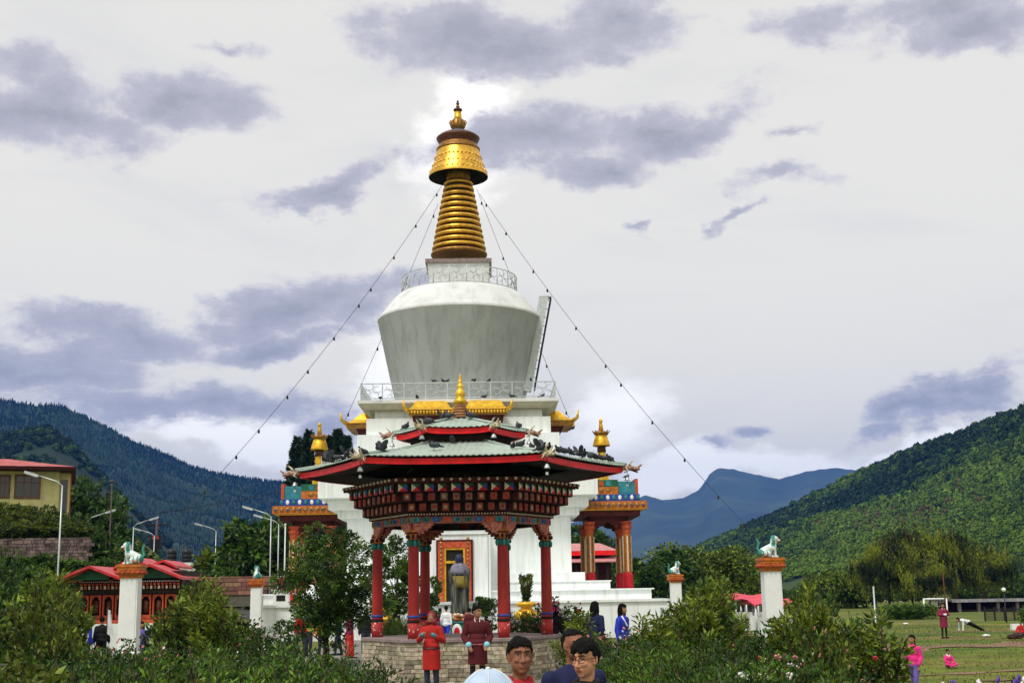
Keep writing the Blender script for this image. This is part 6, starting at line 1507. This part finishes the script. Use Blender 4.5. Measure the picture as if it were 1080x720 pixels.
# three men nearest the camera
def f_center(t,T,S,J,L_,k,Mh):
    m=MB(); m.caps(S(J['neck']+V3((0,-.045,-.09))),S(J['neck']+V3((0,-.085,-.17))),.05,.05,12); m.build('undershirt',blackc,t)
put('man with short black hair and crimson shirt looking straight ahead before the stone base',548,672.5,9.1,1.76,0.06,top=('shirt',crimson,crimson),hair='short',skinm=skin_d,vox=.0062,fine=True,head_yaw=.10,head_pitch=-.02,extra=f_center)
def specs(t,T,S,J,L_,k,Mh):
    m=MB()
    for s in(-1,1):
        c=V3((.034*s,-.100,.006)); m.tube([T(c+V3((.024*math.cos(a),.004*abs(math.cos(a)),.017*math.sin(a)))) for a in [2*PI*i/20 for i in range(21)]],.0022,6)
        m.tube([T((.058*s,-.096,.012)),T((.082*s,-.03,.010)),T((.083*s,.01,.004))],.002,5)
    m.tube([T((-.010,-.101,.010)),T((0,-.106,.013)),T((.010,-.101,.010))],.0022,5); m.build('eyeglasses',blackm,t)
put('young man with glasses and black shirt looking up to the left',617,674.5,8.9,1.74,-.30,top=('shirt',blackc,blackc),hair='fringe',skinm=skin_l,vox=.0062,fine=True,head_yaw=-.38,head_pitch=.16,extra=specs)
put('stout man in navy jacket partly hidden behind the man with glasses',604,663.5,10.6,1.78,.35,top=('jacket',navy),hair='receding',skinm=skin_d,vox=.008,fine=True,head_yaw=.15,stout=1.12)
def cap(t,T,S,J,L_,k,Mh):
    m=MB(); rings=[]
    for j in range(12):
        th=PI/2*j/11*1.06+.01; rings.append([T((math.sin(th)*.102*math.cos(2*PI*i/36),math.sin(th)*.122*math.sin(2*PI*i/36)+.01,math.cos(th)*.100+.035)) for i in range(36)])
    m.loft(rings,0,True); m.ell(T((0,-.15,.045)),(.085*k,.075*k,.008*k),Mh.to_3x3(),24,6)
    for i in range(6):
        a=2*PI*i/6; m.tube([T((math.sin(th)*.1035*math.cos(a),math.sin(th)*.1235*math.sin(a)+.01,math.cos(th)*.1015+.035)) for th in [PI/2*j/9 for j in range(1,10)]],.002,4,1)
    m.ell(T((0,.01,.137)),(.010,.010,.006),None,8,5,1); m.build('cap',[mat('pale_blue_cap',(.42,.52,.66),.8,var=.12,scale=20),whitec],t)
put('person wearing a pale blue cap, only the cap showing at the bottom edge',514,709.5,5.0,1.80,2.7,top=('shirt',whitec),hair='none',vox=.014,extra=cap)
# two at the stone base
def red_extra(t,T,S,J,L_,k,Mh):
    m=MB(); m.ell(T((0,.01,.02)),(.088*k,.108*k,.112*k),Mh.to_3x3(),20,12); m.v=[v for v in m.v]; rings=[]
    m2=MB(); nu=28
    for j in range(12):
        th=PI*(.01+.62*j/11); rings.append([T((math.sin(th)*.093*math.cos(2*PI*i/nu),math.sin(th)*.112*math.sin(2*PI*i/nu)+.016+(.012 if math.sin(2*PI*i/nu)<-.5 and j>4 else 0),math.cos(th)*.112+.03)) for i in range(nu)])
    m2.loft(rings,0,True); m2.caps(T((.07,-.02,-.09)),T((-.07,-.02,-.09)),.045*k,.045*k,10); m2.caps(T((.08,.05,-.11)),T((-.08,.05,-.11)),.05*k,.05*k,10); m2.build('headscarf',cloth('dark_red_scarf',(.26,.03,.03)),t)
    for s in(-1,1):
        A=L_[s]; m=MB(); m.caps(S(A['wr']+V3((0,-.03,.03))),S(A['wr']+V3((-.04*s,-.07,.06))),.045,.035,10,0); m.build('glove',mat('teal_pattern_glove',(.16,.45,.50),.7,var=.3,scale=30,col2=(.04,.03,.03)),t)
put('person in bright red long coat and headscarf standing before the stone base',455,645,27.6,1.66,-.25,top=('robe',robe_r,.50),bottom=('trousers',denim),hair='none',arms='chest',vox=.010,head_yaw=.1,head_pitch=-.25,extra=red_extra)
put('man in maroon robe with pale blue cuffs before the stone base, looking right',503,638.5,27.4,1.76,0.05,top=('robe',gho_m,.56,cuff),bottom=('socks',blackc),hair='short',arms='front_low',vox=.0085,head_yaw=.75,stout=1.08)
# women right of the pavilion
put('woman with long black hair in dark clothes seen from behind near the white wall',627,634,28.5,1.62,2.4,top=('jacket',navy),bottom=('skirt',blackc),hair='long',vox=.012)
def strap(t,T,S,J,L_,k,Mh):
    m=MB(); m.tube([S(V3((-.13,-.06,1.44))),S(V3((-.02,-.14,1.2))),S(V3((.15,-.10,.98)))],.018,6); m.build('bag_strap',whitec,t)
put('woman in bright blue jacket with dark hair beside the rose bushes',656,636.5,29.5,1.60,.9,top=('jacket',blue_c),bottom=('skirt',purc),hair='long',vox=.013,extra=strap)
put('person in pink scarf and dark dress behind the right column',585,638,33.5,1.5,2.6,top=('jacket',blackc),bottom=('skirt',blackc),hair='long',vox=.016,extra=lambda t,T,S,J,L_,k,Mh:(lambda m:(m.ell(T((0,.02,-.02)),(.10*k,.12*k,.15*k),None,16,10),m.build('headscarf',pinkc,t)))(MB()))
# by the statue
put('woman in white blouse and blue skirt with black hair near the altar',470.5,638.5,55,1.62,2.9,top=('shirt',whitec),bottom=('trousers',blue_c),hair='short',vox=.018,arms='walk')
put('woman in pink jacket standing left of the woman in white blouse',464,641,56,1.55,3.0,top=('jacket',pinkc),bottom=('trousers',blackc),hair='short',vox=.018)
put('child in dark red jacket beside the maroon robed man, near the altar',495,641,52,1.45,2.8,top=('jacket',gho_m),bottom=('trousers',blackc),hair='short',vox=.018)
put('person in dark clothes under the small tree left of the pavilion columns',416,640,50,1.62,.4,top=('jacket',blackc),bottom=('trousers',blackc),hair='short',vox=.018)
# visitors behind the hedge on the left
for px,py,Y,h,rz,tp,bt,hr,lab in ((317,643,44,1.5,1.0,('jacket',redc),('trousers',denim),'short','visitor in red jacket, leftmost of those before the white wall'),
   (326,643,45,1.55,-.6,('shirt',yelc),('trousers',denim),'short','visitor in lime green top before the white wall'),
   (340,648,43,1.35,.3,('jacket',orac),('trousers',denim),'short','child in orange jacket left of the big tree trunk'),
   (357,641,46,1.6,-1.2,('shirt',blue_c),('trousers',denim),'long','visitor in blue top just right of the big tree trunk'),
   (369,643,44,1.6,2.0,('jacket',plum),('skirt',redc),'long','woman in plum jacket and red skirt between big tree and left column'),
   (386,643,47,1.65,.2,('jacket',blackc),('trousers',denim),'short','visitor in black jacket close to the leftmost pavilion column'),
   (92,652,44,1.62,2.6,('jacket',blue_c),('trousers',denim),'short','man in blue jacket facing the orange doors'),
   (108,650,44.5,1.66,3.3,('jacket',blackc),('trousers',blackc),'short','man in black clothes facing the orange doors'),
   (150,655,41,1.45,.5,('jacket',purc),('skirt',blue_c),'long','girl in violet top right of the near left lion pillar'),
   (714,640,50,1.62,1.4,('jacket',blackc),('trousers',denim),'short','man in black jacket at the foot of the small right lion pillar'),
   (704,643,52,1.5,2.2,('jacket',plum),('trousers',blackc),'short','visitor in plum top left of the small right lion pillar')):
    put(lab,px,py,Y,h,rz,top=tp,bottom=bt,hair=hr,vox=.018,arms='walk' if px%2 else 'down')
def on_ground(label,px,pyf,Y,h,rz,**kw):
    p=at(px,pyf,Y); return person(label,(p.x,Y,gz(p.x,Y)+.03),rz,h,**kw)
on_ground('girl in bright pink jacket and lilac trousers walking on the lawn',965,716,30.5,1.42,-.9,top=('jacket',pinkc),bottom=('trousers',purc),hair='pony',vox=.012,arms='walk',slim=.95)
on_ground('man in plum robe standing with folded arms on the lawn',997,679,65,1.72,.15,top=('robe',plum,.52,whitec),bottom=('socks',blackc),hair='short',arms='crossed',vox=.016,stout=1.1)
on_ground('man in white shirt stretching face down with hands on the lawn',1022,668,72,1.72,-1.35,top=('shirt',whitec),bottom=('trousers',blackc),hair='short',pose='push',vox=.018)
on_ground('small child in pink and white sitting on the lawn',1001,707,42,1.05,.2,top=('jacket',pinkc,whitec),bottom=('trousers',pinkc),hair='short',pose='sit',vox=.016)
on_ground('person in red jacket sitting by the kerb at the right edge of the lawn',1078,672,66,1.5,-.9,top=('jacket',redc),bottom=('trousers',denim),hair='short',pose='sit',vox=.018)
# dog lying on the lawn
def dog(px,py,Y,label,rz):
    p=at(px,py,Y); t=thing('dog',label,'dog',(p.x,Y,gz(p.x,Y)+.03),rz); m=MB()
    m.caps((-.28,0,.13),(.14,0,.15),.12,.125,12); m.caps((.14,0,.17),(.32,-.02,.16),.085,.07,10); m.ell((.38,-.03,.14),(.085,.065,.065)); m.caps((.42,-.04,.12),(.50,-.05,.10),.04,.028,8)
    for s in(-1,1): m.ell((.36,-.02+.05*s,.20),(.03,.02,.035),None,8,6); m.caps((.12,.09*s,.08),(.34,.10*s,.035),.04,.028,8); m.caps((-.24,.10*s,.09),(-.08,.16*s,.04),.06,.03,8)
    m.caps((-.38,0,.10),(-.62,.08,.04),.028,.014,8); remeshed(m,'body',[mat('brown_fur',(.05,.025,.02),.9)],.014,2,t)
dog(1071,680,62,'dark brown dog lying flat on the lawn near the right edge',.2)
# ------------------------------------------------------------------ pigeons
pig=mat('pigeon_grey',(.045,.05,.06),.6,var=.5,scale=14); pigd=mat('pigeon_dark',(.012,.013,.018),.6,var=.3)
def pigeon_mesh(v):
    m=MB(); m.caps((-.07,0,.11),(.05,0,.125),.058,.068,12); m.caps((.06,0,.13),(.10,0,.18),.038,.024,10); m.ell((.112,0,.20),(.030,.026,.026),None,12,8); m.caps((.13,0,.198),(.16,0,.19),.008,.003,6)
    m.caps((-.10,0,.095),(-.21,0,.07),.028,.016,8)
    for s in(-1,1):
        m.caps((.01,.02*s,.07),(.012,.022*s,.0),.009,.006,6)
        if v: m.ell((-.04,.10*s,.22),(.085,.014,.13),Matrix.Rotation(-.45*s,3,'X')@Matrix.Rotation(-.35,3,'Y'),14,8)
        else: m.ell((-.04,.042*s,.115),(.10,.018,.045),Matrix.Rotation(.15,3,'Y'),12,8)
    return m
pm=[]
for v in(0,1):
    o=remeshed(pigeon_mesh(v),'pigeon',[pig,pigd],.009,1,None,lambda me: me.polygons.foreach_set('material_index',[1 if (p.center[0]<-.12 or p.center[0]>.075) else 0 for p in me.polygons])); pm.append(o.data); bpy.data.objects.remove(o)
def roofz(x,y,lower=True):        # height of the pavilion roofs above a point in pavilion coordinates
    a=R(2.6); X=x*math.cos(a)-(y-YP)*math.sin(a); Y_=x*math.sin(a)+(y-YP)*math.cos(a)
    r=max(abs(X*math.cos(t)+Y_*math.sin(t)) for t in (PI/6,PI/2,5*PI/6))/.8660254
    re,ze,ri,zi,cv=(rE+.10,zE,1.28,ZP(465.5,1.28),.35) if lower else (rU+.08,zU,rI,ZP(441.0,rI),.2)
    t=(re-r)/(re-ri); return (ze+(zi-ze)*max(0,min(1,t))**(1+cv*.6)+.015, t)
def pigeon(x,y,z,lab,v=0,s=.95,grp='pigeons perched on the pavilion roofs'):
    o=link('pigeon',pm[v]); tag(o,lab,'pigeon',grp); o.location=(x,y,z); o.rotation_euler=(0,rnd.uniform(-.15,.15),rnd.uniform(0,6.28)); o.scale=(s*rnd.uniform(.9,1.1),)*3; return o
def pig_px(px,py,lower,lab,v=0):   # walk along the sight line until the roof surface is met
    d=ray(px,py); best=None
    for k in range(600):
        Y=27.2+k*.01; t=Y/d.y; x,z=d.x*t,CAMZ+d.z*t; rz_,tt=roofz(x,Y,lower)
        if 0<=tt<=1:
            if z<=rz_+.01: best=(x,Y,rz_); break
            if best is None or z-rz_<best[3]: best=(x,Y,rz_,z-rz_) if len(best or (0,)*4)==4 else best
    if best: pigeon(best[0],best[1],best[2],lab,v)
LEFT='grey pigeon on the lower tin roof near its left front corner'; 
for px,py,lo,lab,v in ((400,474,1,'pigeon with raised wings on the lower roof left of the upper roof',1),(404,477,1,'dark pigeon standing under the left tip of the upper roof',0),(458,474,1,'pigeon alone on the lower roof slope left of centre',0),(477,467,1,'pigeon high on the lower roof below the red upper fascia',0),
  (428,454,0,'pigeon on the left slope of the upper roof',0),(445,447,0,'pigeon beside the cream beast on the left of the upper roof',0),(452,446,0,'pigeon just left of the brown finial, lower one',0),(467,443,0,'pigeon left of the brown finial with raised wings',1),(474,442,0,'pigeon touching the brown finial on its left',0),(496,442,0,'pigeon touching the brown finial on its right',0),(522,446,0,'pigeon beside the cream beast on the right of the upper roof',0),(547,454,0,'pigeon on the right slope of the upper roof',0),
  (541,474,1,'pigeon on the lower roof right of centre',0),(549,472,1,'dark pigeon under the right tip of the upper roof',0),(561,474,1,'pigeon standing on the lower roof under the right tip, second',0),(571,477,1,'pigeon with raised wings by the right front beast',1),(578,478,1,'pigeon just right of the right front beast',0),(590,480,1,'first pigeon of the right roof row',0),(596,481,1,'second pigeon of the right roof row',0),(602,482,1,'third pigeon of the right roof row',0),(611,484,1,'fourth pigeon of the right roof row, wings raised',1),(616,485,1,'fifth pigeon of the right roof row',0),(624,487,1,'sixth pigeon of the right roof row',0),(630,488,1,'seventh pigeon of the right roof row',0),(636,489,1,'eighth pigeon of the right roof row',0),(643,491,1,'ninth pigeon near the right roof tip',0),
  (382,481,1,'pigeon by the left front beast',0),(366,484,1,'pigeon with raised wings on the left hip of the lower roof',1),(356,487,1,'dark pigeon on the left hip, second from its tip',0),(344,490,1,'pigeon on the left hip nearer the tip',1)):
    pig_px(px,py,lo,lab,v)
for px,lab in ((458,'leftmost bird on the balcony rail'),(467,'second bird on the balcony rail'),(472,'third bird on the balcony rail'),(500,'bird on the balcony rail right of the gold finial'),(516,'rightmost bird on the balcony rail'),(560,'bird on the balcony rail beside the ladder')):
    p=at(px,403,YC-5.05); pigeon(p.x,p.y,zf(403,105)+.02,'small '+lab,0,1.0,'birds on the balcony')
for px,lab in ((401,'bird on the balcony edge, far left'),(440,'bird on the balcony edge left of the gold finial'),(511,'bird on the balcony edge right of the gold finial'),(540,'bird on the balcony edge before the ladder'),(572,'bird on the balcony edge, far right')):
    p=at(px,421,YC-5.18); pigeon(p.x,p.y,zb2,'small '+lab,0,1.1,'birds on the balcony')
for px,py,Yb,lab in ((604,452,YC,'bird on the tip of the right gilded roof'),(597,452,YC,'bird on the edge of the right gilded roof'),(655,497,69.3,'bird standing on the right porch parapet'),(661,503,69.3,'second bird on the right porch parapet')):
    p=at(px,py,Yb); pigeon(p.x,p.y,p.z-.1,lab,0,1.2,'birds on the gilded roof and porch')
# prayer-style railing ornament on terrace already carries no birds
